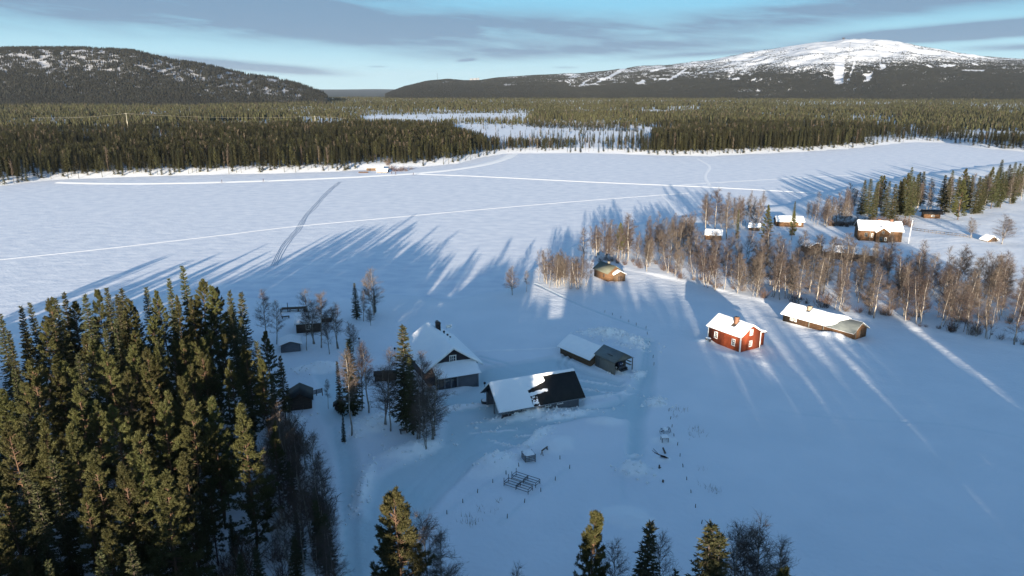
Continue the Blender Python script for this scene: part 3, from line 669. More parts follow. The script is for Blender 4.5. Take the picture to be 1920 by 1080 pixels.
WOODP = np.array([gp(625, 1100), gp(612, 1000), gp(580, 900), gp(548, 810), gp(505, 720), gp(478, 668), (-62, 138), (-84, 122), (-108, 108), (-125, 85), (-95, 45), (-60, 40), (-34, 46)])
mn, mx_ = WOODP.min(0), WOODP.max(0)
tries = 0; nfill = 0
while tries < 4000 and nfill < 225:
    tries += 1
    x, y = trng.uniform(mn, mx_)
    if not in_poly(np.array([x]), np.array([y]), WOODP)[0]: continue
    if min((x - a) ** 2 + (y - b) ** 2 for a, b in placed) < 2.6 ** 2: continue
    h = trng.uniform(9, 14.0); u, v = proj(x, y, 1 + h)
    lim = np.interp(u, [0, 100, 200, 345, 445, 480, 520, 560, 640], [600, 572, 556, 545, 560, 655, 700, 830, 1000])
    if v < lim: continue
    if abs(u - 450) < 75 and y < 70: continue
    placed.append((x, y)); nfill += 1
    q = trng.random()
    if u > 470 and v > 640:
        tree('birch_tree', BIRCHES, nfill, x, y, min(h, 10), 'bare thin birch at the right edge of the lower left wood', 'birches edging the lower left wood')
    elif q < .62: tree('pine_tree', PINES[:6], nfill * 3, x, y, h, wide=trng.uniform(.95, 1.15), **G_PINE)
    elif q < .93: tree('spruce_tree', SPRUCES, nfill * 3, x, y, h, **G_SPR)
    else: tree('birch_tree', BIRCHES, nfill, x, y, min(h, 11), 'bare birch with pale trunk deep inside the lower left wood', 'birches inside the lower left wood')
# young growth closing the floor of the wood
nyoung = 0; tries = 0
while tries < 6000 and nyoung < 100:
    tries += 1; x, y = trng.uniform(mn, mx_)
    if not in_poly(np.array([x]), np.array([y]), WOODP)[0] or y > 100: continue
    if min((x - a) ** 2 + (y - b) ** 2 for a, b in placed) < 1.9 ** 2: continue
    h = trng.uniform(4, 8.5); u, v = proj(x, y, 1 + h)
    if u < -40 or v > 1075 or (u > 560 and v < 800): continue
    placed.append((x, y)); nyoung += 1
    if nyoung % 2: bush(x, y, h * .55, 'bare undergrowth bush between the trunks of the lower left wood', 'undergrowth of the lower left wood', nyoung)
    else: tree('spruce_tree', SPRUCES, nyoung, x, y, h, 'young dark spruce under the tall trees of the lower left wood', 'young spruces of the lower left wood', wide=1.3)
# birch thicket along the drive
for i, (px, py) in enumerate([(528, 891), (556, 819), (545, 850), (570, 800), (585, 815), (600, 850), (610, 890), (590, 870), (575, 900), (600, 930), (618, 950), (625, 990), (605, 990), (590, 1010), (560, 940), (620, 1030), (565, 860), (598, 900), (555, 780), (540, 815)]):
    h = 6 + (i * 37 % 10) * .3
    x, y, z = top_at(px, py, h); tree('birch_tree', BIRCHES, [0, 3, 1, 6, 0][i % 5], x, y, h, 'bare reddish birch in the thicket beside the ploughed drive', 'birch thicket beside the drive', z=z, wide=1.1)
# trees at the bottom edge of the picture
EDGE = [('pine_tree', 6, 752, 930, 17, 1.15, 'broad sunlit pine at the bottom edge left of the garden posts'), ('spruce_tree', 2, 728, 990, 14, 1.3, 'shaded spruce pressed against the broad pine at the bottom edge'), ('birch_tree', 5, 805, 965, 12, 1.1, 'white forked birch beside the broad pine at the bottom edge'), ('birch_tree', 0, 826, 1010, 10, 1.2, 'drooping thin birch right of the white forked birch at the bottom edge'),
        ('pine_tree', 6, 1113, 968, 16, .85, 'narrow golden pine at the bottom edge right of centre'), ('birch_tree', 1, 1160, 1018, 11, 1.0, 'small pale birch between the narrow pine and the dark spruce'), ('spruce_tree', 0, 1217, 981, 16, 1.25, 'dark unlit spruce at the bottom edge, pointed and regular'), ('birch_tree', 3, 1251, 1010, 11, .9, 'slender bare birch right of the dark unlit spruce'),
        ('spruce_tree', 2, 1326, 980, 17, 1.3, 'golden spruce with a slim tip at the bottom edge'), ('spruce_tree', 4, 1349, 1000, 16, 1.3, 'second golden spruce touching the slim tipped one'), ('birch_tree', 0, 1385, 985, 12, 1.2, 'pinkish bare birch right of the golden spruces'), ('birch_tree', 5, 1437, 995, 12, 1.3, 'widely branched dark bare birch at the bottom edge'), ('birch_tree', 2, 1415, 1010, 11, 1.2, 'multi stemmed bare birch between the pinkish and the wide dark birch'), ('birch_tree', 3, 1466, 1018, 11, 1.0, 'rightmost bare birch at the bottom edge'),
        ('pine_tree', 4, 1462, 1058, 13, 1.3, 'rounded golden pine top peeking in at the bottom edge'), ('birch_tree', 4, 962, 1066, 7, 1.1, 'bare birch top just showing at the bottom centre'), ('spruce_tree', 1, 1272, 1068, 12, .9, 'small spruce tip low between the dark spruce and the golden ones')]
for k, idx, px, py, h, wd, lab in EDGE:
    x, y, z = top_at(px, py, h); L = dict(pine_tree=PINES, spruce_tree=SPRUCES, birch_tree=BIRCHES)[k]
    tree(k, L, idx, x, y, h, lab, z=z, wide=wd)
# yard trees between the drive and the house
YARD = [('spruce_tree', 2, 754, 610, 16, 1.3, 'tall sunlit topped spruce in front of the snow roofed house'), ('spruce_tree', 2, 770, 672, 12, 1.1, 'shaded spruce behind the birches in front of the house'), ('spruce_tree', 0, 653, 633, 12.5, 1.35, 'dark spruce in the middle of the yard trees'), ('spruce_tree', 3, 633, 676, 9, .9, 'slim low spruce left of the dark yard spruce'), ('spruce_tree', 3, 641, 775, 4.5, 1.0, 'small ragged spruce in front of the tiny yard hut'),
        ('birch_tree', 1, 649, 660, 13, .9, 'single white birch stem beside the dark yard spruce'), ('birch_tree', 3, 672, 645, 11, 1.0, 'tall thin bare tree right of the dark yard spruce'), ('birch_tree', 1, 684, 650, 11, 1.1, 'bare spreading tree between the two groups of yard spruces'), ('birch_tree', 2, 714, 655, 12, 1.0, 'pinkish twin stemmed birch left of the tall yard spruce'), ('birch_tree', 0, 726, 690, 10, 1.0, 'low bare birch close left of the tall yard spruce'), ('birch_tree', 4, 660, 603, 6, 1.2, 'small round bare tree behind the yard spruces'),
        ('birch_tree', 0, 790, 662, 12, 1.0, 'orange lit birch in front of the house gable wall'), ('birch_tree', 2, 806, 690, 11, 1.2, 'broad bushy birch at the right end of the yard clump'), ('birch_tree', 6, 779, 690, 11, 1.0, 'close set birch stems in the middle of the yard clump'), ('birch_tree', 4, 812, 722, 8, 1.3, 'low spreading bare tree in front of the house porch'), ('birch_tree', 4, 795, 735, 8, 1.2, 'tangled shrubby birch low in the yard clump'),
        ('birch_tree', 1, 612, 712, 5, .8, 'thin sapling alone beside the drive'),
        ('birch_tree', 0, 491, 545, 11, 1.0, 'pale topped birch on the shore left of the cabin'), ('birch_tree', 3, 511, 565, 9, 1.0, 'thin bare tree right of the pale topped birch by the cabin'), ('birch_tree', 2, 582, 546, 11, 1.3, 'tall twin bare tree in front of the dark lakeside cabin'), ('birch_tree', 5, 596, 552, 11, 1.1, 'crooked bare tree over the roof of the dark lakeside cabin'), ('birch_tree', 6, 628, 572, 9, 1.2, 'leaning triple birch right of the dark lakeside cabin'), ('birch_tree', 1, 569, 575, 9, .8, 'slender low birch at the near corner of the dark lakeside cabin'), ('birch_tree', 3, 613, 590, 8, .9, 'young birch next to the leaning triple birch'),
        ('birch_tree', 4, 696, 502, 11, 1.15, 'large rounded bare tree alone on the lake shore'), ('spruce_tree', 2, 665, 530, 8.5, 1.2, 'dark spruce left of the large rounded bare shore tree'), ('spruce_tree', 1, 700, 540, 6, .9, 'low spruce under the large rounded bare shore tree'), ('birch_tree', 3, 678, 545, 7, 1.0, 'thin birch between the shore spruces'), ('birch_tree', 4, 693, 573, 4.5, 1.1, 'small dense bare tree in front of the shore spruces'),
        ('birch_tree', 4, 960, 498, 7.5, 1.2, 'rounded bare tree alone on the snow by the open lake'), ('birch_tree', 1, 988, 508, 5.5, 1.0, 'smaller bare tree right of the lone rounded one')]
for k, idx, px, py, h, wd, lab in YARD:
    x, y, z = top_at(px, py, h); L = dict(pine_tree=PINES, spruce_tree=SPRUCES, birch_tree=BIRCHES)[k]
    tree(k, L, idx, x, y, h, lab, z=z, wide=wd)

def scatter(poly_px, n, mind, seed, avoid=()):
    P = np.array([gp(a, b, 1.5) for a, b in poly_px]); r = np.random.default_rng(seed); out = []; t = 0
    while len(out) < n and t < n * 60:
        t += 1; x, y = r.uniform(P.min(0), P.max(0))
        if not in_poly(np.array([x]), np.array([y]), P)[0]: continue
        if any((x - a) ** 2 + (y - b) ** 2 < mind ** 2 for a, b in out): continue
        if any(in_poly(np.array([x]), np.array([y]), q)[0] for q in avoid): continue
        out.append((x, y))
    return out
clear = [np.array([gp(a, b, 1.5) for a, b in p]) for p in ([(1512, 482), (1640, 502), (1662, 490), (1600, 462), (1512, 455)], [(1605, 458), (1712, 460), (1712, 440), (1605, 440)], [(1318, 459), (1362, 459), (1362, 440), (1318, 440)])]
# birch band on the bank behind the red house
B_BAND = [(1165, 497), (1250, 515), (1420, 556), (1640, 596), (1780, 622), (1925, 650), (1925, 548), (1800, 520), (1640, 512), (1500, 492), (1400, 482), (1280, 478), (1190, 480)]
for i, (x, y) in enumerate(scatter(B_BAND, 122, 2.9, 5, clear)):
    u, v = proj(x, y, 1.5)
    h = trng.uniform(7, 11) if u < 1400 else trng.uniform(7.5, 11.5)
    front = 1495 < u < 1668 and v < 560
    tree('birch_tree', BELT, 4 if front else i * 3 + i // 7, x, y, h, 'bare white stemmed birch in the belt behind the red house and long barn', 'birches of the belt behind the red house', wide=trng.uniform(1.0, 1.4))
for i, (x, y) in enumerate(scatter([(1530, 497), (1640, 508), (1660, 500), (1668, 515), (1640, 525), (1530, 512)], 9, 1.8, 31, clear)):
    tree('birch_tree', BELT, [4, 2, 0][i % 3], x, y, trng.uniform(7, 9.5), 'bare birch screening the long weathered barn below the big log house', 'birches screening the weathered barn')
for i, (x, y) in enumerate(scatter(B_BAND, 70, 2.5, 6, clear)):
    bush(x, y, trng.uniform(1.2, 3.2), 'low twiggy willow among the birches of the belt', 'willows under the birch belt', i)
# bank edge bushes and dark stumps along the field
for i, t in enumerate(np.linspace(0, 1, 34)):
    px = 1180 + t * 740 + trng.normal(0, 8); az = math.atan((px - 960) / 1400.); rr = float(r_of(BANK, math.atan2(*gp(px, 560 + (px - 1400) * .22, 1)))) + trng.uniform(2, 7)
    a_ = math.atan2(*gp(px, np.interp(px, [1150, 1260, 1430, 1640, 1780, 1920], [500, 523, 566, 602, 632, 662]), 1)); x, y = rr * math.sin(a_), rr * math.cos(a_)
    bush(x, y, trng.uniform(.7, 2.0), 'bare bush on the snow bank along the edge of the field', 'bushes on the field bank', i)
# birch clumps further out on the point
for poly, n, lo, hi, sd, lab, grp in (
    ([(1088, 488), (1160, 490), (1190, 475), (1160, 462), (1105, 468)], 16, 8, 11, 11, 'leafless birch in the clump at the tip of the point behind the cabin', 'birches at the tip of the point'),
    ([(1015, 535), (1050, 540), (1092, 540), (1092, 522), (1020, 520)], 17, 6.5, 9.5, 12, 'reddish leafless birch in the compact clump left of the grey green roofed cabin', 'compact birch clump left of the cabin'),
    ([(1175, 478), (1290, 470), (1300, 440), (1240, 445), (1180, 462)], 20, 7, 10.5, 13, 'leafless tree along the lake side of the point, above the birch belt', 'birches along the lake side of the point'),
    ([(1310, 436), (1420, 432), (1420, 415), (1325, 418)], 11, 9, 13, 14, 'bare tree behind the small snow roofed barns on the point', 'bare trees behind the small barns'),
    ([(1495, 425), (1600, 425), (1605, 405), (1520, 402)], 16, 7, 11, 15, 'bare birch between the shore cabin and the big log house', 'birches left of the big log house'),
    ([(1560, 405), (1610, 400), (1600, 390), (1570, 392)], 4, 9, 12, 16, 'grey bare birch on the lake shore left of the conifer row', 'shore birches left of the conifer row')):
    for i, (x, y) in enumerate(scatter(poly, n, 1.6, sd)):
        tree('birch_tree', BELT, i * 5 + sd, x, y, trng.uniform(lo, hi), lab, grp, wide=trng.uniform(.8, 1.15))
NOTE = [('birch_tree', 5, 1181, 404, 13.5, 1.15, 'tallest white birch on the tip of the point, sunlit trunk'), ('birch_tree', 5, 1346, 357, 15.5, 1.1, 'tallest yellowish bare tree at the lake edge of the point'), ('birch_tree', 0, 1328, 365, 14.5, 1.1, 'yellowish bare tree left of the tallest one at the lake edge'), ('birch_tree', 2, 1368, 376, 13, 1.0, 'white stemmed bare tree right of the tallest one at the lake edge'),
        ('spruce_tree', 3, 1386, 392, 10, .9, 'small grey spruce among the bare trees at the lake edge'), ('birch_tree', 4, 1417, 379, 10, 1.1, 'rounded bare tree left of the first dark pine on the point'), ('pine_tree', 2, 1441, 384, 12, 1.15, 'bushy green pine left of the shore cabin'), ('pine_tree', 4, 1490, 395, 10, 1.0, 'bushy green pine in front of the shore cabin'), ('spruce_tree', 0, 1491, 377, 12, .8, 'thin tree rising just behind the pine in front of the shore cabin'), ('pine_tree', 1, 1163, 418, 11, 1.0, 'single green pine hidden among the birches at the tip of the point'),
        ('birch_tree', 4, 1827, 408, 7, 1.3, 'round dense bare tree alone in the snow field right of the big log house'), ('birch_tree', 4, 1889, 404, 9.5, 1.7, 'wide crooked bare tree near the right edge of the picture'),
        ('birch_tree', 4, 1808, 460, 10, 1.35, 'large dark round bare tree at the back of the birch belt'), ('birch_tree', 4, 1885, 488, 11, 1.2, 'large reddish bare tree at the right end of the birch belt'), ('birch_tree', 6, 1868, 500, 11, 1.1, 'golden tinted bare tree left of the large reddish one'), ('birch_tree', 4, 1705, 520, 9, 1.2, 'short golden bushy birch in the middle right of the belt')]
for k, idx, px, py, h, wd, lab in NOTE:
    x, y, z = top_at(px, py, h); L = dict(pine_tree=PINES, spruce_tree=SPRUCES, birch_tree=BIRCHES)[k]
    tree(k, L, idx, x, y, h, lab, z=z, wide=wd)
# conifer row at the right
ROW = [(1622, 338, 's'), (1635, 331, 's'), (1652, 328, 's'), (1660, 330, 'p'), (1697, 332, 's'), (1688, 340, 'p'), (1708, 336, 's'), (1722, 326, 's'), (1738, 319, 's'), (1734, 332, 'p'), (1755, 328, 's'), (1765, 327, 's'), (1775, 326, 's'), (1790, 320, 's'), (1812, 318, 'p'), (1818, 330, 's'), (1862, 312, 'p'), (1870, 322, 's'), (1850, 330, 's'), (1882, 322, 's'), (1893, 307, 's'), (1904, 302, 's'), (1916, 306, 's'), (1925, 300, 's'), (1940, 296, 's'), (1845, 336, 's'), (1880, 300, 's'), (1960, 300, 's'), (1990, 295, 's'), (1645, 342, 's'), (1668, 338, 's'), (1680, 345, 's'), (1715, 340, 's'), (1728, 338, 's'), (1745, 336, 's'), (1782, 334, 's'), (1800, 332, 's'), (1808, 338, 'p'), (1828, 326, 's'), (1838, 330, 's'), (1856, 322, 's'), (1876, 312, 's'), (1888, 318, 's'), (1898, 316, 's'), (1910, 314, 's'), (1920, 312, 's')]
for i, (px, py, k) in enumerate(ROW):
    h = 14.3 + (i * 7 % 5) * .35
    x, y, z = top_at(px, py + trng.normal(0, 1.5), h)
    if 1722 < px < 1768: y += 12; z = surf(x, y)
    if k == 's': tree('spruce_tree', SPRUCES, i * 2, x, y, h, 'tall dark spruce in the row on the shore at the right edge', 'spruces of the right shore row', z=z, wide=1.4)
    else: tree('pine_tree', PINES, i, x, y, h, 'tall pine in the row of conifers on the shore at the right edge', 'pines of the right shore row', z=z, wide=1.3)
for i, (x, y) in enumerate(scatter([(1640, 402), (1740, 400), (1800, 392), (1925, 378), (1925, 362), (1800, 372), (1660, 388)], 26, 2.2, 21)):
    tree('birch_tree', BIRCHES, i * 3, x, y, trng.uniform(9, 13.5), 'pale bare birch standing in front of the conifer row at the right edge', 'birches before the right shore row', wide=trng.uniform(.8, 1.1))
# hedge behind the big log house
for i, t in enumerate(np.linspace(0, 1, 40)):
    x, y, z = base_at(1555 + t * 150 + trng.normal(0, 1), 424 + (-3 if t > .5 else 0) + trng.normal(0, 2)); bush(x, y, trng.uniform(1.8, 3.2), 'bare bush of the hedge running behind the big log house', 'hedge bushes behind the big log house', i, z)

# ---- far shore: the front trees one by one
FH = 12.5
def far_tree(seed, kind):
    r = np.random.default_rng(seed); mb = MB(); h = FH
    if kind == 'b':
        mb.tube([(0, 0, 0), (.1, 0, h * .5), (0, .1, h * .92)], [.12, .08, .03], 4)
        n = 150; z = h * (.3 + .68 * r.random(n)); a = r.uniform(0, 6.28, n); d = np.c_[np.cos(a) * .6, np.sin(a) * .6, np.full(n, .75)]
        blades(mb, np.c_[np.zeros(n), np.zeros(n), z], nrm(d), r.uniform(.8, 2.0, n), np.full(n, .10), r)
        return mb.mesh('distant_birch', M['fartwig'])
    nw = 20 if kind == 's' else 15
    cb, Rm = (.06, 1.35) if kind == 's' else (.36, 1.7)
    mb.tube([(0, 0, 0), (0, 0, h)], [.15, .02], 4)
    B, D, L, W = [], [], [], []
    for k in range(nw):
        t = (k + .5) / nw; z = h * (cb + (1 - cb) * t)
        for q in range(9):
            ln = (Rm * ((1 - t) ** .85 if kind == 's' else min(1, 1.2 * (1 - t) ** .55)) * r.uniform(.65, 1.2) + .2); a = r.uniform(0, 6.28)
            dn = R(-25 + 45 * t) if kind == 's' else R(r.uniform(0, 50))
            B.append((0, 0, z + r.normal(0, .15))); D.append((math.cos(a) * math.cos(dn), math.sin(a) * math.cos(dn), math.sin(dn))); L.append(ln); W.append(r.uniform(.45, .8))
    B = np.array(B); D = np.array(D); L = np.array(L); W = np.array(W)
    p = nrm(np.cross(D, np.array([0, 0, 1.]))); mid = B + D * (L * .6)[:, None]; n = len(B)
    V = np.concatenate([B, mid + p * (W / 2)[:, None] - [0, 0, .15], B + D * L[:, None], mid - p * (W / 2)[:, None] - [0, 0, .15]]); i = np.arange(n)
    mb.add(V, None, np.concatenate([np.stack([i, i + n, i + 2 * n], -1), np.stack([i, i + 2 * n, i + 3 * n], -1)]))
    return mb.mesh('distant_spruce' if kind == 's' else 'distant_pine', M['farneedle'])
FARM = {k: [far_tree(60 + j * 3 + ord(k), k) for j in range(5)] for k in 'spb'}
names = dict(s='spruce_tree', p='pine_tree', b='birch_tree')
cove = [(860, 1100)]
px = -25.0; i = 0
HUT_GAP = (678, 728)
while px < 1945:
    py = np.interp(px, [-400, 0, 100, 330, 520, 640, 680, 750, 860, 900, 950, 1100, 1240, 1330, 1500, 1600, 1710, 1780, 1830, 1920, 2300], [372, 350, 338, 330, 326, 322, 319, 318, 307, 296, 288, 287, 292, 293, 285, 278, 266, 268, 277, 285, 300])
    x0, y0 = gp(px, py, 0); az = math.atan2(x0, y0); rr = float(r_of(FAR, az)) + trng.uniform(3, 16) + (14 if HUT_GAP[0] < px < HUT_GAP[1] else 0) + (9 if 725 < px < 775 else 0)
    x, y = rr * math.sin(az), rr * math.cos(az)
    q = trng.random(); k = 's' if q < .58 else ('p' if q < .95 else 'b')
    if 940 < px < 1230 and q > .8: k = 'b'
    h = trng.uniform(10.5, 15.5) if px < 925 or px > 1150 else trng.uniform(8, 12)
    o = bpy.data.objects.new(names[k], FARM[k][i % 5]); col.objects.link(o)
    o.location = (x, y, surf(x, y) - .2); s = h / FH; o.scale = (s * trng.uniform(.85, 1.15),) * 2 + (s,); o.rotation_euler[2] = trng.uniform(0, 6.28)
    side = 'left' if px < 955 else 'right'
    lab = {'s': 'small spruce in the front rank of the far shore forest, %s of the trail end', 'p': 'small pine in the front rank of the far shore forest, %s of the trail end', 'b': 'small bare birch fronting the far shore forest, %s of the trail end'}[k] % side
    tag(o, lab, 'tree', {'s': 'spruces', 'p': 'pines', 'b': 'birches'}[k] + ' fronting the far shore, ' + side + ' part')
    px += trng.uniform(5.8, 9.6); i += 1

# ---- forest masses: scattered copies on points (nobody could count them)
def lone(name, me):
    o = bpy.data.objects.new(name, me); return o
def low_cone(seed, m, kind='s'):
    r = np.random.default_rng(seed); mb = MB(); h = FH; n = 6
    for (z0, z1, ra) in ((.04, .5, 1.5), (.3, .78, 1.15), (.58, 1.0, .75)) if kind == 's' else ((.35, .75, 1.6), (.55, 1.0, 1.5)):
        a = np.linspace(0, 6.28, n, endpoint=False) + r.random(); rad = ra * r.uniform(.7, 1.25, n)
        V = np.concatenate([np.c_[np.cos(a) * rad, np.sin(a) * rad, h * z0 + r.normal(0, .4, n)], [[r.normal(0, .1), r.normal(0, .1), h * z1]]])
        i = np.arange(n); mb.add(V, None, np.stack([i, (i + 1) % n, np.full(n, n)], -1))
    mb.tube([(0, 0, 0), (0, 0, h * .6)], [.16, .1], 3, False)
    return mb.mesh('low_conifer', m)
def coll(name, meshes):
    c = bpy.data.collections.new(name)
    for k, me in enumerate(meshes): c.objects.link(lone('%s_%02d' % (name, k), me))
    return c
MID = coll('forest_tree', FARM['s'][:4] + FARM['p'][:3] + FARM['b'][:3])
LOW = coll('forest_far_tree', [low_cone(80 + k, M['farneedle']) for k in range(4)] + [low_cone(90 + k, M['farneedle'], 'p') for k in range(2)] + [FARM['b'][3], FARM['b'][4]])
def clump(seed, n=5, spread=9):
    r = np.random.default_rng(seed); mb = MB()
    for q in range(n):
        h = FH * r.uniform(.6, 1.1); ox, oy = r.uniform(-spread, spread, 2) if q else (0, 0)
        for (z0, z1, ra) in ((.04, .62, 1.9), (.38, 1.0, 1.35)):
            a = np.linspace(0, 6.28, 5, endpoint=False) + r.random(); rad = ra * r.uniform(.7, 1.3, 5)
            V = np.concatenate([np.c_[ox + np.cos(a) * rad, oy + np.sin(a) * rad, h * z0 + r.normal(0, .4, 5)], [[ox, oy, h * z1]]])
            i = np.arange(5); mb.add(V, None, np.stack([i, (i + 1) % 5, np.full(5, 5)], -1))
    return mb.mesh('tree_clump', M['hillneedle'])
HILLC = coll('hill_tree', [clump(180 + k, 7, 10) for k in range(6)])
def scatter_object(name, P, scale, kinds, collection, label):
    P = np.asarray(P, np.float32); n = len(P); r = np.random.default_rng(n)
    me = bpy.data.meshes.new(name); me.vertices.add(n); me.vertices.foreach_set('co', P.ravel())
    rot = np.zeros((n, 3), np.float32); rot[:, 2] = r.uniform(0, 6.28, n)
    sc = np.stack([scale * r.uniform(.8, 1.2, n), scale * r.uniform(.8, 1.2, n), scale], -1).astype(np.float32)
    for nm, ty, dat, key in (('rot', 'FLOAT_VECTOR', rot, 'vector'), ('scl', 'FLOAT_VECTOR', sc, 'vector'), ('kind', 'INT', np.asarray(kinds, np.int32), 'value')):
        me.attributes.new(nm, ty, 'POINT').data.foreach_set(key, dat.ravel())
    o = bpy.data.objects.new(name, me); col.objects.link(o)
    ng = bpy.data.node_groups.new(name, 'GeometryNodeTree')
    ng.interface.new_socket('Geometry', in_out='INPUT', socket_type='NodeSocketGeometry'); ng.interface.new_socket('Geometry', in_out='OUTPUT', socket_type='NodeSocketGeometry')
    gi = ng.nodes.new('NodeGroupInput'); go = ng.nodes.new('NodeGroupOutput'); ip = ng.nodes.new('GeometryNodeInstanceOnPoints'); ci = ng.nodes.new('GeometryNodeCollectionInfo')
    ci.inputs['Collection'].default_value = collection; ci.inputs['Separate Children'].default_value = True; ci.inputs['Reset Children'].default_value = True
    ip.inputs['Pick Instance'].default_value = True
    for nm, ty, sock in (('rot', 'FLOAT_VECTOR', 'Rotation'), ('scl', 'FLOAT_VECTOR', 'Scale'), ('kind', 'INT', 'Instance Index')):
        na = ng.nodes.new('GeometryNodeInputNamedAttribute'); na.data_type = ty; na.inputs[0].default_value = nm
        ng.links.new([s for s in na.outputs if s.enabled][0], ip.inputs[sock])
    ng.links.new(gi.outputs[0], ip.inputs['Points']); ng.links.new(ci.outputs[0], ip.inputs['Instance']); ng.links.new(ip.outputs[0], go.inputs[0])
    o.modifiers.new('scatter', 'NODES').node_group = ng
    return tag(o, label, kind='stuff')
frng = np.random.default_rng(1234)
def vproj(x, y, z):
    zz = z - H; zc = y * CP - zz * SP; yc = y * SP + zz * CP
    return 960 + F * x / zc, 540 - F * yc / zc
def ring(r0, r1, spacing, a0=-39.5, a1=39.5):
    n = int((R(a1 - a0)) * (r1 * r1 - r0 * r0) / 2 / spacing ** 2)
    r = np.sqrt(frng.uniform(r0 * r0, r1 * r1, n)); a = frng.uniform(R(a0), R(a1), n)
    return r * np.sin(a), r * np.cos(a), r, a
MIRE = [[(670, 219), (740, 217), (840, 215), (900, 213), (985, 213), (992, 218), (930, 219), (850, 220), (810, 226), (760, 223), (690, 222)],
        [(838, 236), (900, 234), (960, 236), (1000, 240), (1040, 244), (1110, 247), (1222, 249), (1222, 256), (1110, 259), (1010, 260), (960, 259), (930, 257), (905, 250), (870, 241)],
        [(560, 226), (640, 223), (645, 227), (565, 229)], [(485, 227), (505, 225), (508, 231), (488, 232)], [(1592, 216), (1680, 217), (1680, 222), (1600, 221)], [(1250, 199), (1310, 199), (1315, 203), (1255, 203)], [(280, 249), (330, 250), (330, 256), (285, 256)], [(130, 186), (150, 186), (150, 190), (130, 190)],
        [(1500, 234), (1560, 235), (1560, 238), (1505, 238)], [(1660, 240), (1740, 240), (1740, 243), (1665, 243)], [(520, 258), (600, 254), (610, 258), (530, 262)]]
def density(x, y, h):
    keep = np.ones(len(x), bool); dice = frng.random(len(x))
    for fz in (0.1, .3, .55, .8, 1.0):
        u, v = vproj(x, y, 1 + h * fz)
        for q, P in enumerate(MIRE):
            keep &= ~in_poly(u, v, np.array(P, float)) | (dice < (.05 if q < 2 else .3))
    return keep
pts, scl, knd = [], [], []
def add_ring(r0, r1, sp, store, n_kind, hmin, hmax, gaps=.30, a0=-39.5, a1=39.5):
    x, y, r, a = ring(r0, r1, sp, a0, a1)
    k = r > r_of(FAR, a) + 16
    k &= fbm(x * .012, y * .012, 3) > gaps + .08 * frng.random(len(x))
    hut = gp(703, 318, 0); k &= np.hypot(x - hut[0], y - hut[1]) > 22
    x, y = x[k], y[k]; n = len(x)
    lo = fbm(x * .006 + 5, y * .006, 3); lo2 = fbm(x * .02 + 9, y * .02, 2)
    h = hmin + (hmax - hmin) * np.clip((lo - .25) * 1.5 + (lo2 - .4) * .8 + frng.random(n) * .45, 0, 1.1)
    u, v = vproj(x, y, 1.0 + 0 * x)
    scrub = np.zeros(n, bool)
    for P in ([(700, 232), (840, 230), (880, 260), (940, 285), (1000, 285), (1250, 262), (1230, 244), (1000, 225), (1000, 210), (650, 214)],): scrub |= in_poly(u, v, np.array(P, float))
    h = np.where(scrub, h * frng.uniform(.45, .95, n), h)
    k = density(x, y, h); bog = in_poly(u, v, np.array([(870, 256), (960, 258), (950, 282), (930, 284)], float)); k &= ~bog | (frng.random(n) < .6)
    x, y, h, scrub, lo = x[k], y[k], h[k], scrub[k], lo[k]; n = len(x)
    z = land_h(x, y) - .2
    nb = len(n_kind); pb = np.where(scrub, .18, .05)
    kk = np.where(frng.random(n) < pb, n_kind[2][0] + frng.integers(0, n_kind[2][1], n), np.where(frng.random(n) < .65 + .2 * (lo > .5), frng.integers(0, n_kind[0], n), n_kind[0] + frng.integers(0, n_kind[1], n)))
    store.append((np.stack([x, y, z], -1), h / FH, kk))
near_store, far_store = [], []
add_ring(455, 780, 3.5, near_store, (4, 3, (7, 3)), 8.5, 15, gaps=.18)
add_ring(600, 720, 3.4, near_store, (4, 3, (7, 3)), 8, 14, gaps=.1, a0=-1.2, a1=11.5)
add_ring(780, 1000, 4.6, near_store, (4, 3, (7, 3)), 8, 14.5, gaps=.26)
add_ring(1000, 1600, 6.6, far_store, (4, 2, (6, 2)), 5.5, 15, gaps=.26)
add_ring(1600, 2500, 9.5, far_store, (4, 2, (6, 2)), 5.5, 15.5, gaps=.24)
add_ring(2500, 4300, 17.0, far_store, (4, 2, (6, 2)), 9, 15, gaps=.2)
cat3 = lambda st: [np.concatenate([s[i] for s in st]) for i in range(3)]
scatter_object('forest', *cat3(near_store), MID, 'dense spruce and pine forest beyond the lake')
scatter_object('forest', *cat3(far_store), LOW, 'far forest stretching to the foot of the hills')

def hill_trees(XYZ, n, hmin, hmax, dens, name, label):
    X, Y, Z = XYZ; A, B = X.shape
    # area weighted samples on the grid
    ar = np.hypot(np.diff(X, axis=1)[:-1], np.diff(Y, axis=1)[:-1]) * np.hypot(np.diff(X, axis=0)[:, :-1], np.diff(Y, axis=0)[:, :-1])
    p = (ar / ar.sum()).ravel(); c = frng.choice(len(p), n, p=p); i, j = np.divmod(c, B - 1); s, t = frng.random(n), frng.random(n)
    bl = lambda G: G[i, j] * (1 - s) * (1 - t) + G[i + 1, j] * s * (1 - t) + G[i, j + 1] * (1 - s) * t + G[i + 1, j + 1] * s * t
    x, y, z = bl(X), bl(Y), bl(Z); u, v = vproj(x, y, z)
    d, hs = dens(x, y, z, u, v)
    k = frng.random(n) < d
    x, y, z, hs = x[k], y[k], z[k], hs[k]; m = len(x)
    return scatter_object(name, np.stack([x, y, z - .5], -1), frng.uniform(hmin, hmax, m) * hs / FH, frng.integers(0, 6, m), HILLC, label)
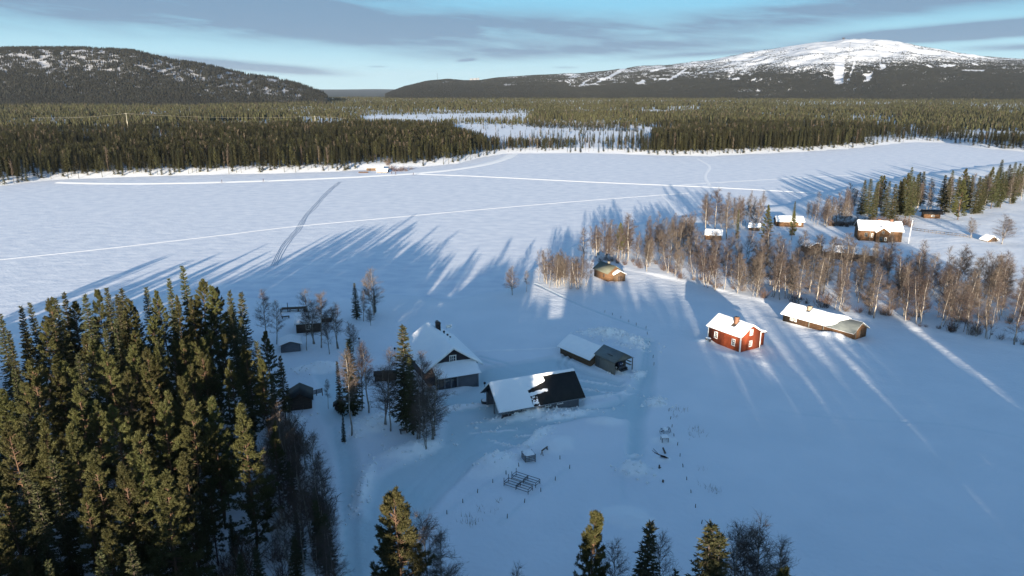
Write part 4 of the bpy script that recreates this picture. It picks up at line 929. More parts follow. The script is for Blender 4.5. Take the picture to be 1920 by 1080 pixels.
def left_dens(x, y, z, u, v):
    top = np.interp(u, [p[0] for p in LEFT_SKY], [p[1] for p in LEFT_SKY]); d = v - top
    bare = fbm(x * .006, y * .006, 4)
    up_ = smooth((74 - d) / 55)
    fine = fbm(x * .045 + 4, y * .045, 3)
    k = np.clip(1 - up_ * (.58 + 1.9 * np.clip(fine - .44, 0, 1) + .6 * np.clip(bare - .42, 0, 1)), .05, 1)
    runs = in_poly(u, v, np.array([(40, 100), (60, 105), (112, 130), (105, 134), (60, 115)], float)) | in_poly(u, v, np.array([(180, 132), (230, 128), (225, 134), (190, 136)], float)) | in_poly(u, v, np.array([(250, 120), (290, 128), (285, 132), (255, 126)], float)) | in_poly(u, v, np.array([(495, 146), (535, 152), (530, 155), (500, 151)], float))
    k = np.where(runs, k * .12, k)
    return k, np.ones(len(x))
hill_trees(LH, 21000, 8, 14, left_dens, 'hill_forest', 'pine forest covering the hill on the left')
RUNS = [[(1567, 112), (1584, 112), (1584, 160), (1562, 160), (1561, 140), (1565, 122)], [(1601, 116), (1605, 116), (1592, 158), (1586, 158)], [(1617, 139), (1640, 137), (1636, 147), (1632, 154), (1618, 156), (1622, 149), (1614, 142)], [(1648, 119), (1660, 121), (1663, 129), (1650, 133)],
        [(1086, 164), (1094, 152), (1104, 150), (1096, 160), (1089, 165)], [(1246, 154), (1270, 138), (1285, 128), (1289, 130), (1272, 144), (1254, 154)], [(1110, 158), (1150, 138), (1170, 124), (1182, 124), (1165, 136), (1125, 156)], [(1735, 119), (1745, 123), (1748, 128), (1738, 126)], [(1760, 122), (1793, 121), (1792, 125), (1762, 127)],
        [(1820, 117), (1835, 121), (1834, 124), (1822, 121)], [(1800, 131), (1850, 131), (1846, 135), (1802, 135)], [(1190, 157), (1205, 150), (1212, 152), (1210, 160), (1192, 160)], [(1218, 133), (1245, 126), (1248, 128), (1220, 136)], [(1889, 156), (1905, 156), (1904, 159), (1890, 159)]]
THIN = [[(1200, 165), (1230, 148), (1330, 132), (1410, 122), (1400, 130), (1330, 140), (1240, 152), (1215, 163)], [(1381, 166), (1420, 168), (1470, 178), (1495, 185), (1420, 184), (1383, 174)], [(1601, 164), (1606, 165), (1607, 185), (1600, 187), (1597, 178)], [(940, 160), (960, 158), (965, 162), (945, 164)]]
def fell_dens(x, y, z, u, v):
    line = np.interp(u, [735, 1080, 1200, 1330, 1400, 1480, 1580, 1680, 1760, 1840, 1920, 2100], [140, 131, 122, 115, 118, 121, 118, 110, 110, 112, 114, 118])
    fine = fbm(x * .012 + 3, y * .012, 4)
    rag = (fbm(x * .004, y * .004, 4) - .46) * 20 + 3
    k = smooth((v - line + 3 + rag) / 13)
    k = np.maximum(k, .45 * smooth((fine - .52) / .06) * smooth((v - line + 36) / 24))
    k = np.where((u > 1060) & (u < 1420) & (v - line > 0) & (v - line < 34), k * (.10 + .42 * smooth((fine - .36) / .14)), k)
    k = np.where((u < 1080) & (v < 162), k * (.30 + .4 * smooth((fine - .36) / .14)), k)
    for P in THIN: k = np.where(in_poly(u, v, np.array(P, float)), k * .35, k)
    for P in RUNS: k = np.where(in_poly(u, v, np.array(P, float)), 0, k)
    hs = np.clip((v - line + 10) / 40, .35, 1)
    return k, hs
hill_trees(RH, 190000, 9, 15, fell_dens, 'fell_forest', 'spruce forest on the lower slopes of the fell')

# ---- the wood below and behind the camera, out of the frame: it shades the whole foreground
wx, wy, wh = [], [], []
# how far forward the shade of the wood reaches over the open ground, by bearing across the clearing (gaps let streaks of sun through)
EDGE_X = [-200, -40, -34, -29, -18, -14, -13.6, -11.6, -11, -6.5, -6, -3.2, -2.8, 10, 16, 20, 24, 28, 33, 52, 57, 63, 70, 70.3, 72.7, 73, 120, 220]
EDGE_Y = [136, 136, 142, 200, 205, 175, 132, 132, 170, 168, 138, 138, 184, 186, 172, 166, 152, 128, 122, 122, 136, 165, 167, 118, 118, 167, 172, 176]
r = np.random.default_rng(77); t = 0; grid = {}; wk = []
while len(wx) < 2900 and t < 90000:
    t += 1; x = r.uniform(-210, 215); y = 36 - 90 * r.random() ** 1.6
    xc = x - math.tan(SUN_AZ) * (y - 15)
    reach = np.interp(xc, EDGE_X, EDGE_Y); kind = r.integers(0, 7)
    if 12 < xc < 62 and r.random() < .62: reach = max(reach, np.interp(xc, [12, 20, 30, 50, 62], [176, 178, 160, 150, 160])); kind = r.integers(7, 10)     # bare birches only thin the sun
    h = min(24, max(8, (reach - y) * math.tan(SUN_EL) + .9)) * (r.uniform(.78, 1.0) if kind < 7 else r.uniform(.7, 1.0))
    if 1.6 + h > 50 - .80 * max(y, 0) - 1.5: continue
    c = (int(x // 2.6), int(y // 2.6))
    if c in grid: continue
    grid[c] = 1
    wx.append(x); wy.append(y); wh.append(h); wk.append(kind)
for k in range(660):                                             # two unbroken ranks
    xc = -205 + (k % 330) * 1.27 + (k > 329) * .6 + r.uniform(-.3, .3); y = r.uniform(10, 24) if k < 330 else r.uniform(-10, 8); x = xc + math.tan(SUN_AZ) * (y - 15)
    h = min(22, max(8, (np.interp(xc, EDGE_X, EDGE_Y) - y) * math.tan(SUN_EL) + .9)) * r.uniform(.86, .97)
    if 1.6 + h > 50 - .80 * y - 1.5: continue
    wx.append(x); wy.append(y); wh.append(h); wk.append(r.integers(0, 4))
wx, wy, wh = map(np.array, (wx, wy, wh))
scatter_object('forest', np.stack([wx, wy, land_h(wx, wy) - .2], -1), wh / FH, wk, MID, 'wood on the near side of the homestead, below the viewpoint')

# ------------------------------------------------------------------ buildings
def snow_cap(parent, L, W, eave, ridge, ox, oy, T, seed, y_hi=None, y_lo=None, thick=None, name='roof_snow', roof_t=.10, x0=None, x1=None, res=.16, mono=False):
    """soft blanket of snow lying on a gable roof; thick(u 0..1, v 0..1 front eave to back eave) scales it"""
    X0 = -ox if x0 is None else x0; X1 = L + ox if x1 is None else x1
    Y0 = -oy if y_lo is None else y_lo; Y1 = W + oy if y_hi is None else y_hi
    nx_ = max(8, int((X1 - X0) / res)); ny_ = max(8, int((Y1 - Y0) / res))
    u, v = np.meshgrid(np.linspace(0, 1, nx_), np.linspace(0, 1, ny_))
    x = X0 + (X1 - X0) * u; y = Y0 + (Y1 - Y0) * v
    sl = (ridge - eave) / (W if mono else W / 2)
    zr = (eave + sl * y if mono else ridge - sl * np.sqrt((y - W / 2) ** 2 + .04)) + roof_t * math.hypot(1, sl)
    d = np.minimum(np.minimum(u, 1 - u) * (X1 - X0), np.minimum(v, 1 - v) * (Y1 - Y0))
    e = 1 - (1 - np.clip(d / .32, 0, 1)) ** 2.2
    th = T * (.82 + .36 * fbm(x * .7 + seed, y * .7, 3)) * (.28 + .72 * e)
    if thick is not None: th = th * thick(u, v, x, y)
    bare = th < .02
    th = np.where(bare, -.06, th)
    wob = .05 * (fbm(x * 1.3 + seed, y * 1.3 + 9, 2) - .5)
    top = np.stack([x, y + wob * (v < .01), zr + th], -1).reshape(-1, 3)
    i = np.arange(ny_ - 1)[:, None] * nx_ + np.arange(nx_ - 1)[None]
    keep = ~(bare[:-1, :-1] & bare[1:, :-1] & bare[:-1, 1:] & bare[1:, 1:])
    q = np.stack([i, i + 1, i + nx_ + 1, i + nx_], -1)[keep].reshape(-1, 4)
    ring_ = np.concatenate([np.arange(nx_), np.arange(1, ny_) * nx_ + nx_ - 1, (ny_ - 1) * nx_ + np.arange(nx_ - 2, -1, -1), np.arange(ny_ - 2, 0, -1) * nx_])
    low = top[ring_].copy(); low[:, 2] = (zr - .01).reshape(-1)[ring_]
    n = len(ring_); o = len(top); k = np.arange(n)
    mb = MB(); mb.add(np.concatenate([top, low]), np.concatenate([q, np.stack([ring_[k], o + k, o + (k + 1) % n, ring_[(k + 1) % n]], -1)]))
    return mb.build(name, M['roofsnow'], parent, sm=True)

def gable(name, P, ang, L, W, eave, ridge, wallm, roofm, label, cat, ox=.35, oy=.4, snow=.34, seed=1, thick=None, walls=True, roof_t=.10, depth=1.2, snow_y=None, boards=None, snow_res=.16):
    """P: world x,y of the local origin; ridge along local x. z=0 is the snow surface at P"""
    c, s = math.cos(R(ang)), math.sin(R(ang))
    zc = np.mean([surf(P[0] + c * a - s * b, P[1] + s * a + c * b) for a in (0, L) for b in (0, W)])
    root = empty(name, (P[0], P[1], zc), R(ang), label, cat)
    if walls:
        mb = MB(); mb.prism([(0, -depth), (W, -depth), (W, eave), (W / 2, ridge), (0, eave)], 0, L); mb.build('wall', wallm, root)
    sl = (ridge - eave) / (W / 2); t = roof_t * math.hypot(1, sl); g = .012
    mb = MB()
    prof = [(-oy, eave - oy * sl + g), (W / 2, ridge + g), (W + oy, eave - oy * sl + g), (W + oy, eave - oy * sl + g + t), (W / 2, ridge + g + t), (-oy, eave - oy * sl + g + t)]
    for a, b in (((0, 1, 4, 5)), ((1, 2, 3, 4)),)[0:0]: pass
    mb.prism([prof[i] for i in (0, 1, 4, 5)], -ox, L + ox); mb.prism([prof[i] for i in (1, 2, 3, 4)], -ox, L + ox)
    root_roof = mb.build('roof', roofm, root)
    if snow:
        snow_cap(root, L, W, eave + g, ridge + g, ox * 1.05, oy * 1.1, snow, seed, thick=thick, roof_t=roof_t, y_hi=snow_y, res=snow_res)
    if boards:
        for bx, by in ((0, 0), (L, 0), (L, W), (0, W)):
            w = .09; mb = MB()
            sx = -1 if bx == 0 else 1; sy = -1 if by == 0 else 1
            mb.box(min(bx - .03 * -sx * -1, bx - sx * .20), max(bx + sx * .03, bx - sx * .20) if sx > 0 else bx + .20, by - .03 if sy < 0 else by - .0, by + .0 if sy < 0 else by + .03, -depth, eave - .02) if False else None
            xa, xb = sorted((bx + sx * .025, bx - sx * .20)); ya, yb = sorted((by + sy * .025, by - sy * .20))
            mb.box(xa, xb, *sorted((by + sy * .025, by + sy * .001)), -depth, eave - .03)
            mb.box(*sorted((bx + sx * .025, bx + sx * .001)), *sorted((by - sy * .001, by - sy * .20)), -depth, eave - .03)
            mb.build('corner_board', boards, root)
    root['_r'] = 0; del root['_r']
    return root, root_roof

FACE = {'front': 0, 'right': 90, 'left': -90, 'back': 180}
def on_face(face, L, W, a):
    """local position of coordinate a along a face (from its left end as seen from outside)"""
    return {'front': (a, 0), 'right': (L, a), 'left': (0, W - a), 'back': (L - a, W)}[face]
def window(root, face, L, W, a, z, w, h, frame, cols=2, rows=2, fw=.13, out=.03):
    x, y = on_face(face, L, W, a)
    mb = MB()
    mb.box(-w / 2 - fw, -w / 2, -out - .03, .02, -h / 2, h / 2); mb.box(w / 2, w / 2 + fw, -out - .03, .02, -h / 2, h / 2)
    mb.box(-w / 2 - fw * 1.15, w / 2 + fw * 1.15, -out - .045, .02, h / 2, h / 2 + fw); mb.box(-w / 2 - fw * 1.2, w / 2 + fw * 1.2, -out - .06, .02, -h / 2 - fw, -h / 2)
    for k in range(1, cols): xx = -w / 2 + w * k / cols; mb.box(xx - .035, xx + .035, -out - .01, .015, -h / 2, h / 2)
    for k in range(1, rows): zz = -h / 2 + h * k / rows; mb.box(-w / 2, w / 2, -out - .005, .013, zz - .025, zz + .025)
    f = mb.build('window', frame, root, (x, y, z), R(FACE[face]))
    p = MB(); p.box(-w / 2, w / 2, -.012, .008, -h / 2, h / 2); p.build('pane', M['glass'], f)
    return f
def door(root, face, L, W, a, w, h, m, z0=0):
    x, y = on_face(face, L, W, a)
    mb = MB(); mb.box(-w / 2, w / 2, -.05, .02, z0, z0 + h); mb.box(-w / 2 - .1, -w / 2, -.07, .02, z0, z0 + h + .1); mb.box(w / 2, w / 2 + .1, -.07, .02, z0, z0 + h + .1); mb.box(-w / 2, w / 2, -.07, .02, z0 + h, z0 + h + .1)
    d = mb.build('door', m, root, (x, y, 0), R(FACE[face]))
    k = MB(); k.box(w / 2 - .16, w / 2 - .08, -.10, -.051, z0 + h * .45, z0 + h * .5); k.build('handle', M['black'], d)
    return d
def chimney(root, roof, x, y, z0, z1, w, d, m, cap=True):
    mb = MB(); mb.box(x - w / 2, x + w / 2, y - d / 2, y + d / 2, z0, z1 - .12); mb.box(x - w / 2 - .06, x + w / 2 + .06, y - d / 2 - .06, y + d / 2 + .06, z1 - .12, z1)
    c = mb.build('chimney', m, roof)
    if cap: k = MB(); k.box(x - w / 2 + .1, x + w / 2 - .1, y - d / 2 + .1, y + d / 2 - .1, z1 + .001, z1 + .09); k.build('cap', M['black'], c)
    return c
def W2(P, ang, a, b):
    c, s = math.cos(R(ang)), math.sin(R(ang)); return P[0] + c * a - s * b, P[1] + s * a + c * b

# red house
LR, WR = 8.3, 5.8
h_, rf = gable('red_house', (39.4, 137.3), -58, LR, WR, 3.15, 4.95, M['red'], M['woodroof'], 'red board house with white corners and a brick chimney, sunlit in the snow field', 'house', snow=.30, seed=3, boards=M['white'], ox=.3, oy=.35,
                thick=lambda u, v, x, y: np.where((np.abs(x - 5.0) < .62) & (np.abs(y - 1.9) < .75), 0, 1))
chimney(h_, rf, 5.0, 2.3, 3.9, 5.85, .75, .75, M['brick'])
window(h_, 'front', LR, WR, 2.15, 1.75, .62, 1.15, M['white'], 2, 3); window(h_, 'front', LR, WR, 6.6, 1.55, .62, 1.15, M['white'], 2, 3)
window(h_, 'right', LR, WR, 2.9, 3.55, .62, 1.0, M['white'], 2, 3); window(h_, 'right', LR, WR, 2.9, 1.25, .62, 1.0, M['white'], 2, 3)
mb = MB(); mb.box(4.15, 4.27, -.05, -.002, -.6, 2.95); mb.build('downpipe', M['red'], h_)
mb = MB(); mb.prism([(0, 3.1), (2.9, 4.9), (2.9, 5.02), (-.33, 3.02)], LR + .3, LR + .34); mb.prism([(2.9, 4.9), (5.8, 3.1), (6.13, 3.02), (2.9, 5.02)], LR + .3, LR + .34); mb.build('bargeboard', M['white'], h_)
mb = MB(); mb.prism([(5.8, -1), (7.7, -1), (7.7, 2.3), (5.8, 2.3)], 5.2, 7.6); p_ = mb.build('back_porch', M['red'], h_)
mb = MB(); mb.prism([(5.81, 2.7), (8.1, 2.35), (8.1, 2.47), (5.81, 2.82)], 4.9, 7.9); mb.build('porch_roof', M['black'], p_)
snow_cap(p_, 2.4, 2, 2.82, 2.45, 0, 0, .3, 5, x0=4.9, x1=7.9, y_lo=5.9, y_hi=8.1, mono=True, roof_t=.02) if False else None
mb = MB(); mb.prism([(5.9, 2.83), (8.12, 2.49), (8.05, 2.74), (7.7, 2.84), (5.9, 3.1)], 4.88, 7.92); mb.build('porch_snow', M['roofsnow'], p_)

# long log barn
LB, WB = 16.0, 5.2
h_, rf = gable('log_barn', (59.4, 150.5), -54, LB, WB, 1.75, 3.35, M['log'], M['tinroof'], 'very long brown log barn with half its tin roof bare, right of the red house', 'barn', snow=.42, seed=8, ox=.4, oy=.45,
                thick=lambda u, v, x, y: np.clip((11.0 - x + (y - 0) * .95 + .25 * np.sin(y * 3)) / .9, 0, 1) * np.where((np.abs(x - 4.6) < .6) & (np.abs(y - 2.1) < .65), 0, 1) + (v > .5) * np.clip((x - 10.5) / 1.0, 0, 1) * .4)
chimney(h_, rf, 4.6, 2.4, 2.9, 4.05, .85, .8, M['palebrick'])
for a in (2.1, 3.0): window(h_, 'front', LB, WB, a, 1.0, .5, .62, M['white'], 2, 1, fw=.10)
door(h_, 'right', LB, WB, 2.7, 1.1, 1.5, M['oldlog'])
for x in (6.3, 9.6):
    mb = MB(); mb.box(x - .11, x + .11, -.14, -.002, -1, 1.7); mb.build('corner_logs', M['palebrick'] if False else M['plank'], h_)
mb = MB(); mb.box(LB + .002, LB + .10, .9, 1.1, -1, 2.0); mb.build('gable_post', M['plank'], h_)
mb = MB(); mb.box(-1.6, -.02, 3.4, 5.0, .9, 1.05); mb.box(-1.5, -1.4, 3.5, 3.6, -1, .9); mb.box(-1.5, -1.4, 4.8, 4.9, -1, .9); q_ = mb.build('lean_to', M['darkwood'], h_)
mb = MB(); mb.box(-1.62, -.02, 3.38, 5.02, 1.06, 1.25); mb.build('lean_to_snow', M['roofsnow'], q_)

# cabin with grey green roof and the little shed before its gable
LC, WC = 6.4, 4.6
h_, rf = gable('log_cabin', (22.4, 190.4), -62, LC, WC, 2.3, 3.9, M['log'], M['greenroof'], 'log cabin with a bare grey green roof at the tip of the point', 'cabin', snow=0, ox=.35, oy=.35)
chimney(h_, rf, 3.0, 2.6, 3.4, 4.5, .6, .6, M['plank'])
window(h_, 'front', LC, WC, 4.6, 1.3, .5, .6, M['oldlog'], 2, 1)
h_, rf = gable('log_shed', (26.4, 188.1), -78, 3.4, 3.1, 1.9, 2.75, M['oldlog'], M['woodroof'], 'small log shed with snow on half its roof before the grey green roofed cabin', 'shed', snow=.4, seed=11, ox=.3, oy=.3, thick=lambda u, v, x, y: np.where(v < .5, 1, .35))
door(h_, 'right', 3.4, 3.1, 1.55, .8, 1.3, M['darkwood'])
# small barns on the point
h_, rf = gable('log_barn', (64.8, 237.4), -16, 5.3, 4.2, 1.75, 2.9, M['log'], M['woodroof'], 'small low log barn with a thick white roof alone above the birch belt', 'barn', snow=.45, seed=14, ox=.3, oy=.4)
window(h_, 'front', 5.3, 4.2, 3.2, .95, .4, .35, M['oldlog'], 2, 1)
x, y, z = base_at(1404, 432)
h_, rf = gable('log_shed', (x, y), -20, 3.6, 2.8, 1.3, 2.2, M['oldlog'], M['woodroof'], 'tiny snow roofed log shed left of the bushy pine on the point', 'shed', snow=.4, seed=15)
door(h_, 'right', 3.6, 2.8, 1.4, .7, 1.1, M['darkwood'])
x, y, z = base_at(1456, 424)
h_, rf = gable('log_cabin', (x, y), -8, 9.5, 5.0, 1.9, 3.2, M['log'], M['woodroof'], 'shore cabin half hidden between two bushy pines on the point', 'cabin', snow=.45, seed=16)
window(h_, 'front', 9.5, 5, 5.5, 1.0, .6, .6, M['white']); window(h_, 'front', 9.5, 5, 8.2, 1.0, .6, .6, M['white']); door(h_, 'right', 9.5, 5, 2.5, .8, 1.7, M['oldlog'])

# big log house
LH_, WH_ = 13.0, 7.2
h_, rf = gable('log_house', (116.6, 237.8), -13, LH_, WH_, 3.7, 5.9, M['log'], M['woodroof'], 'big two chimney log house with a gabled porch and thick snow roof', 'house', snow=.5, seed=18, ox=.5, oy=.5, thick=lambda u, v, x, y: np.where((np.abs(x - 10.4) < .8) & (np.abs(y - 4.0) < .8), 0, 1))
chimney(h_, rf, 6.6, 4.4, 5.2, 6.75, .8, .8, M['brick']); chimney(h_, rf, 10.4, 4.2, 5.2, 6.8, .9, .9, M['brick'])
window(h_, 'front', LH_, WH_, 2.1, 2.0, .75, 1.15, M['plank']); window(h_, 'front', LH_, WH_, 4.0, 1.9, .30, 1.1, M['white'], 1, 2)
window(h_, 'right', LH_, WH_, 1.9, 1.9, .5, 1.3, M['white'], 1, 2); window(h_, 'right', LH_, WH_, 4.9, 1.9, .5, 1.3, M['white'], 1, 2); window(h_, 'right', LH_, WH_, 3.4, 4.1, .4, .6, M['plank'], 1, 2)
mb = MB(); V = []
px0, px1, pd = 4.9, 8.6, 2.0
mb.prism([(0, -1.2), (px1 - px0, -1.2), (px1 - px0, 3.3), ((px1 - px0) / 2, 4.7), (0, 3.3)], 0, pd - .01)
pc = mb.build('porch', M['log'], h_, (px0, -.005, 0), R(-90)); pc.location = (px0, -.004, 0)
pc.rotation_euler = (0, 0, R(-90))
mb = MB(); w_ = px1 - px0
for a, b in ((0, 1), (1, 2)):
    pr = [(-.35, 3.04), (w_ / 2, 4.72), (w_ + .35, 3.04)]; qr = [(-.35, 3.18), (w_ / 2, 4.86), (w_ + .35, 3.18)]
    mb.prism([pr[a], pr[b], qr[b], qr[a]], -1.6, pd + .3)
mb.build('porch_roof', M['woodroof'], pc)
mb = MB()
for a, b in ((0, 1), (1, 2)):
    qr = [(-.32, 3.19), (w_ / 2, 4.87), (w_ + .32, 3.19)]; sr = [(-.34, 3.55), (w_ / 2, 5.2), (w_ + .34, 3.55)]
    mb.prism([qr[a], qr[b], sr[b], sr[a]], -1.6, pd + .25)
mb.build('porch_snow', M['roofsnow'], pc)
window(pc, 'right', pd - .01, w_, w_ / 2, 3.35, .5, .7, M['plank'], 2, 1); window(pc, 'right', pd - .01, w_, 1.4, 1.2, .9, 1.1, M['plank'], 3, 2); window(pc, 'right', pd - .01, w_, 2.8, 1.1, .4, .9, M['white'], 1, 2)
for x in (0, LH_):
    for y in (-.02, ):
        mb = MB(); mb.box(x - .14, x + .14, -.16, -.001, -1, 3.6); mb.build('corner_logs', M['oldlog'], h_)
mb = MB(); mb.box(3.2, 3.4, -.14, -.002, -1, 3.6); mb.build('corner_logs', M['plank'], h_)
def ladder(P, ang, w, ln, tilt, label):
    z = surf(*P); root = MB()
    for x in (-w / 2, w / 2): root.tube([(x, 0, -.2), (x, ln * math.sin(tilt), ln * math.cos(tilt))], .045, 5)
    for k in range(1, int(ln / .33)): zz = k * .33; root.tube([(-w / 2, zz * math.sin(tilt), zz * math.cos(tilt)), (w / 2, zz * math.sin(tilt), zz * math.cos(tilt))], .03, 4)
    return solo('ladder', root, M['plank'], (P[0], P[1], z), R(ang), label, 'ladder')
ladder(W2((116.6, 237.8), -13, 9.05, -1.7), -13, .55, 4.6, .22, 'left wooden ladder leaning on the snowy eave of the big log house')
ladder(W2((116.6, 237.8), -13, 10.0, -1.7), -13, .55, 4.6, .22, 'right wooden ladder leaning on the snowy eave of the big log house')
x, y, z = base_at(1703, 456)
r0 = empty('flagpole', (x, y, z), 0, 'white flagpole at the right corner of the big log house', 'flagpole'); r0.rotation_euler[1] = R(2.5)
mb = MB(); mb.tube([(0, 0, -.3), (0, 0, 7.6)], [.11, .07], 8); mb.build('pole', M['white'], r0); mb = MB(); mb.tube([(0, 0, 7.6), (0, 0, 7.68), (0, 0, 7.76)], [.09, .12, .04], 8); mb.build('finial', M['white'], r0)

# sauna with the black roof
x, y, z = base_at(1733, 409)
h_, rf = gable('sauna', (x, y), -14, 5.6, 4.4, 1.9, 3.0, M['log'], M['blackroof'], 'small reddish log sauna with a bare black roof before the conifer row', 'sauna', snow=0, ox=.9, oy=.5)
window(h_, 'front', 5.6, 4.4, 2.9, 1.0, .9, .45, M['white'], 2, 1); window(h_, 'right', 5.6, 4.4, 2.0, 1.0, .5, .8, M['white'], 1, 1)
# barns below the big log house
h_, rf = gable('log_barn', (90.6, 221.0), -84, 5.0, 4.4, 2.3, 3.45, M['oldlog'], M['woodroof'], 'brown log barn gable end standing left of the longer barn row', 'barn', snow=.35, seed=21, ox=.35, oy=.5)
door(h_, 'right', 5, 4.4, 2.9, 1.1, 1.0, M['plank'])
h_, rf = gable('log_barn', (93.8, 212.0), -27, 14.2, 5.0, 2.2, 3.4, M['oldlog'], M['woodroof'], 'long weathered log barn seen through bare birches below the big log house', 'barn', snow=.4, seed=22, ox=.4, oy=.4)
door(h_, 'front', 14.2, 5, 7.7, 1.2, 1.6, M['darkwood']); door(h_, 'front', 14.2, 5, 9.6, 1.2, 1.6, M['darkwood'])
x, y, z = base_at(1838, 450)
h_, rf = gable('cellar', (x, y), -78, 3.2, 3.6, .55, 1.7, M['oldlog'], M['woodroof'], 'low earth cellar buried in snow with a small dark front gable', 'cellar', snow=.45, seed=23, ox=.2, oy=.5)
door(h_, 'right', 3.2, 3.6, 1.8, .8, 1.0, M['darkwood'])

# snow roofed house with the dark gable
HP, HA, HL, HW = (-19.8, 127.2), -67, 14.0, 9.0
h_, rf = gable('house', HP, HA, HL, HW, 3.4, 6.5, M['darkgrey'], M['greytrim'], 'large dark walled house under a deep snow roof with a gable window', 'house', snow=.45, seed=31, ox=.7, oy=.75)
window(h_, 'right', HL, HW, 4.5, 4.55, .95, 1.05, M['white'], 3, 2, fw=.15)
mb = MB(); s_ = (6.5 - 3.4) / 4.5
for a in (0, 1):
    pr = [(-.75, 3.4 - .75 * s_ - .02), (4.5, 6.48), (9.75, 3.4 - .75 * s_ - .02)]
    mb.prism([pr[a], pr[a + 1], (pr[a + 1][0], pr[a + 1][1] + .26), (pr[a][0], pr[a][1] + .26)], HL + .7, HL + .74)
mb.build('bargeboard', M['white'], h_)
chimney(h_, rf, 3.2, 5.3, 5.8, 7.8, 1.1, .7, M['black']); 
mb = MB(); mb.box(2.35, 2.5, 5.15, 5.6, 6.6, 7.9); mb.box(2.35, 2.5, 5.15, 5.2, 6.6, 8.0); mb.build('roof_ladder', M['black'], rf)
for k, (xx, yy) in enumerate(((4.9, 5.9), (5.7, 6.3), (6.2, 6.6))):
    zz = 6.5 - s_ * abs(yy - 4.5); mb = MB(); mb.tube([(xx, yy, zz), (xx, yy, zz + .95 - .15 * k)], .13, 8); mb.tube([(xx, yy, zz + .8 - .15 * k), (xx, yy, zz + 1.05 - .15 * k)], [.2, .2], 8); mb.build('vent_pipe', M['black'], rf)
mb = MB(); mb.tube([(10.2, 5.2, 6.3), (10.2, 5.2, 9.2)], .03, 4); mb.box(10.0, 10.04, 4.7, 5.6, 8.8, 9.4); mb.box(10.0, 10.04, 5.6, 5.75, 8.9, 9.3); mb.build('antenna', M['white'], rf)
# porch
pr_ = empty('porch', (HL + .002, 1.1, 0), 0); pr_.parent = h_
PW, PD = 7.2, 2.3
mb = MB(); mb.box(PD - .12, PD, 3.4, PW, -.6, 2.3); mb.box(0, PD - .12, PW - .1, PW, -.6, 2.3); mb.build('porch_wall', M['greyboard'], pr_)
for k in range(4):
    mb = MB(); yy = .06 + k * 1.1; mb.box(PD - .12, PD + .01, yy - .06, yy + .06, -.6, 2.3); mb.build('post', M['greytrim'], pr_)
for yy in (3.45, PW - .06): mb = MB(); mb.box(PD - .02, PD + .05, yy - .1, yy + .1, -.6, 2.35); mb.build('post', M['greytrim'], pr_)
mb = MB(); mb.box(PD - .09, PD - .06, .12, 3.34, 0, 2.25); mb.box(.1, PD - .13, .05, .08, 0, 2.25); mb.build('glazing', M['glass'], pr_)
mb = MB(); mb.add([(-.0, -.35, 3.45), (PD + .5, -.35, 2.32), (PD + .5, PW + .35, 2.32), (0, PW + .35, 3.45), (0, -.35, 3.57), (PD + .5, -.35, 2.44), (PD + .5, PW + .35, 2.44), (0, PW + .35, 3.57)], [(0, 3, 2, 1), (4, 5, 6, 7), (0, 1, 5, 4), (1, 2, 6, 5), (2, 3, 7, 6), (3, 0, 4, 7)]); mb.build('porch_roof', M['greytrim'], pr_)
u, v = np.meshgrid(np.linspace(0, 1, 14), np.linspace(0, 1, 30)); x = (PD + .58) * u; y = -.38 + (PW + .76) * v
d = np.minimum(np.minimum(1 - u, .99) * 2.8, np.minimum(v, 1 - v) * 8); e = 1 - (1 - np.clip(d / .35, 0, 1)) ** 2.2
z = 3.58 - (1.13 / (PD + .5)) * x + .38 * e * (.8 + .4 * fbm(x + 3, y, 3)) + .18 * (1 - u) ** 2 - .02
i = np.arange(29)[:, None] * 14 + np.arange(13)[None]; MB().add(np.stack([x, y, z], -1).reshape(-1, 3), np.stack([i, i + 1, i + 15, i + 14], -1).reshape(-1, 4)).build('porch_snow', M['roofsnow'], pr_, sm=True)

# grey outbuilding with the half cleared roof
GP, GA, GL, GW = (-1.6, 101.4), 23, 13.4, 6.6
def g_thick(u, v, x, y):
    wv = .10 * (fbm(x * 2.2, y * 2.2, 3) - .45)
    cover = np.clip((8.45 - x + wv) / .14, 0, 1)                         # cleared right of this line ...
    top = np.clip((y - 3.02 + wv) / .14, 0, 1)                           # ... up to a strip along the ridge
    slid = np.clip((x - 4.9 + wv * 2) / .14, 0, 1) * np.clip((1.55 + (x - 5.0) * .27 + wv * 3 - y) / .14, 0, 1)
    t = np.maximum(np.minimum(cover, 1 - slid), top)
    strip = .38 * np.clip((.26 - np.abs(y - (.80 + (x - 5) * .10) + wv * 3)) / .12, 0, 1) * (x > 4.9) * np.clip((8.35 - x + wv * 3) / .2, 0, 1)
    frost = .10 * (x > 4.9) * (x < 6.2) * (y < .65) * np.clip((fbm(x * 5, y * 5, 3) - .40) * 12, 0, 1)
    return np.maximum(t, np.maximum(strip, frost))
h_, rf = gable('garage', GP, GA, GL, GW, 2.35, 5.0, M['greyboard'], M['blackroof'], 'long grey outbuilding with an open porch end and half its black roof cleared of snow', 'outbuilding', snow=.34, seed=41, ox=.75, oy=.75, thick=g_thick, walls=False, snow_res=.08)
mb = MB(); x0 = 5.6
mb.prism([(0, -1.0), (GW, -1.0), (GW, 2.35), (GW / 2, 5.0), (0, 2.35)], x0, GL); mb.build('wall', M['greyboard'], h_)
mb = MB(); mb.prism([(0, 2.35), (GW, 2.35), (GW / 2, 5.0)], -.02, .10); mb.build('gable_cladding', M['darkgrey'], h_)
mb = MB(); mb.box(0, x0 - .002, GW - .12, GW, -1, 2.3); mb.build('back_wall', M['greyboard'], h_)
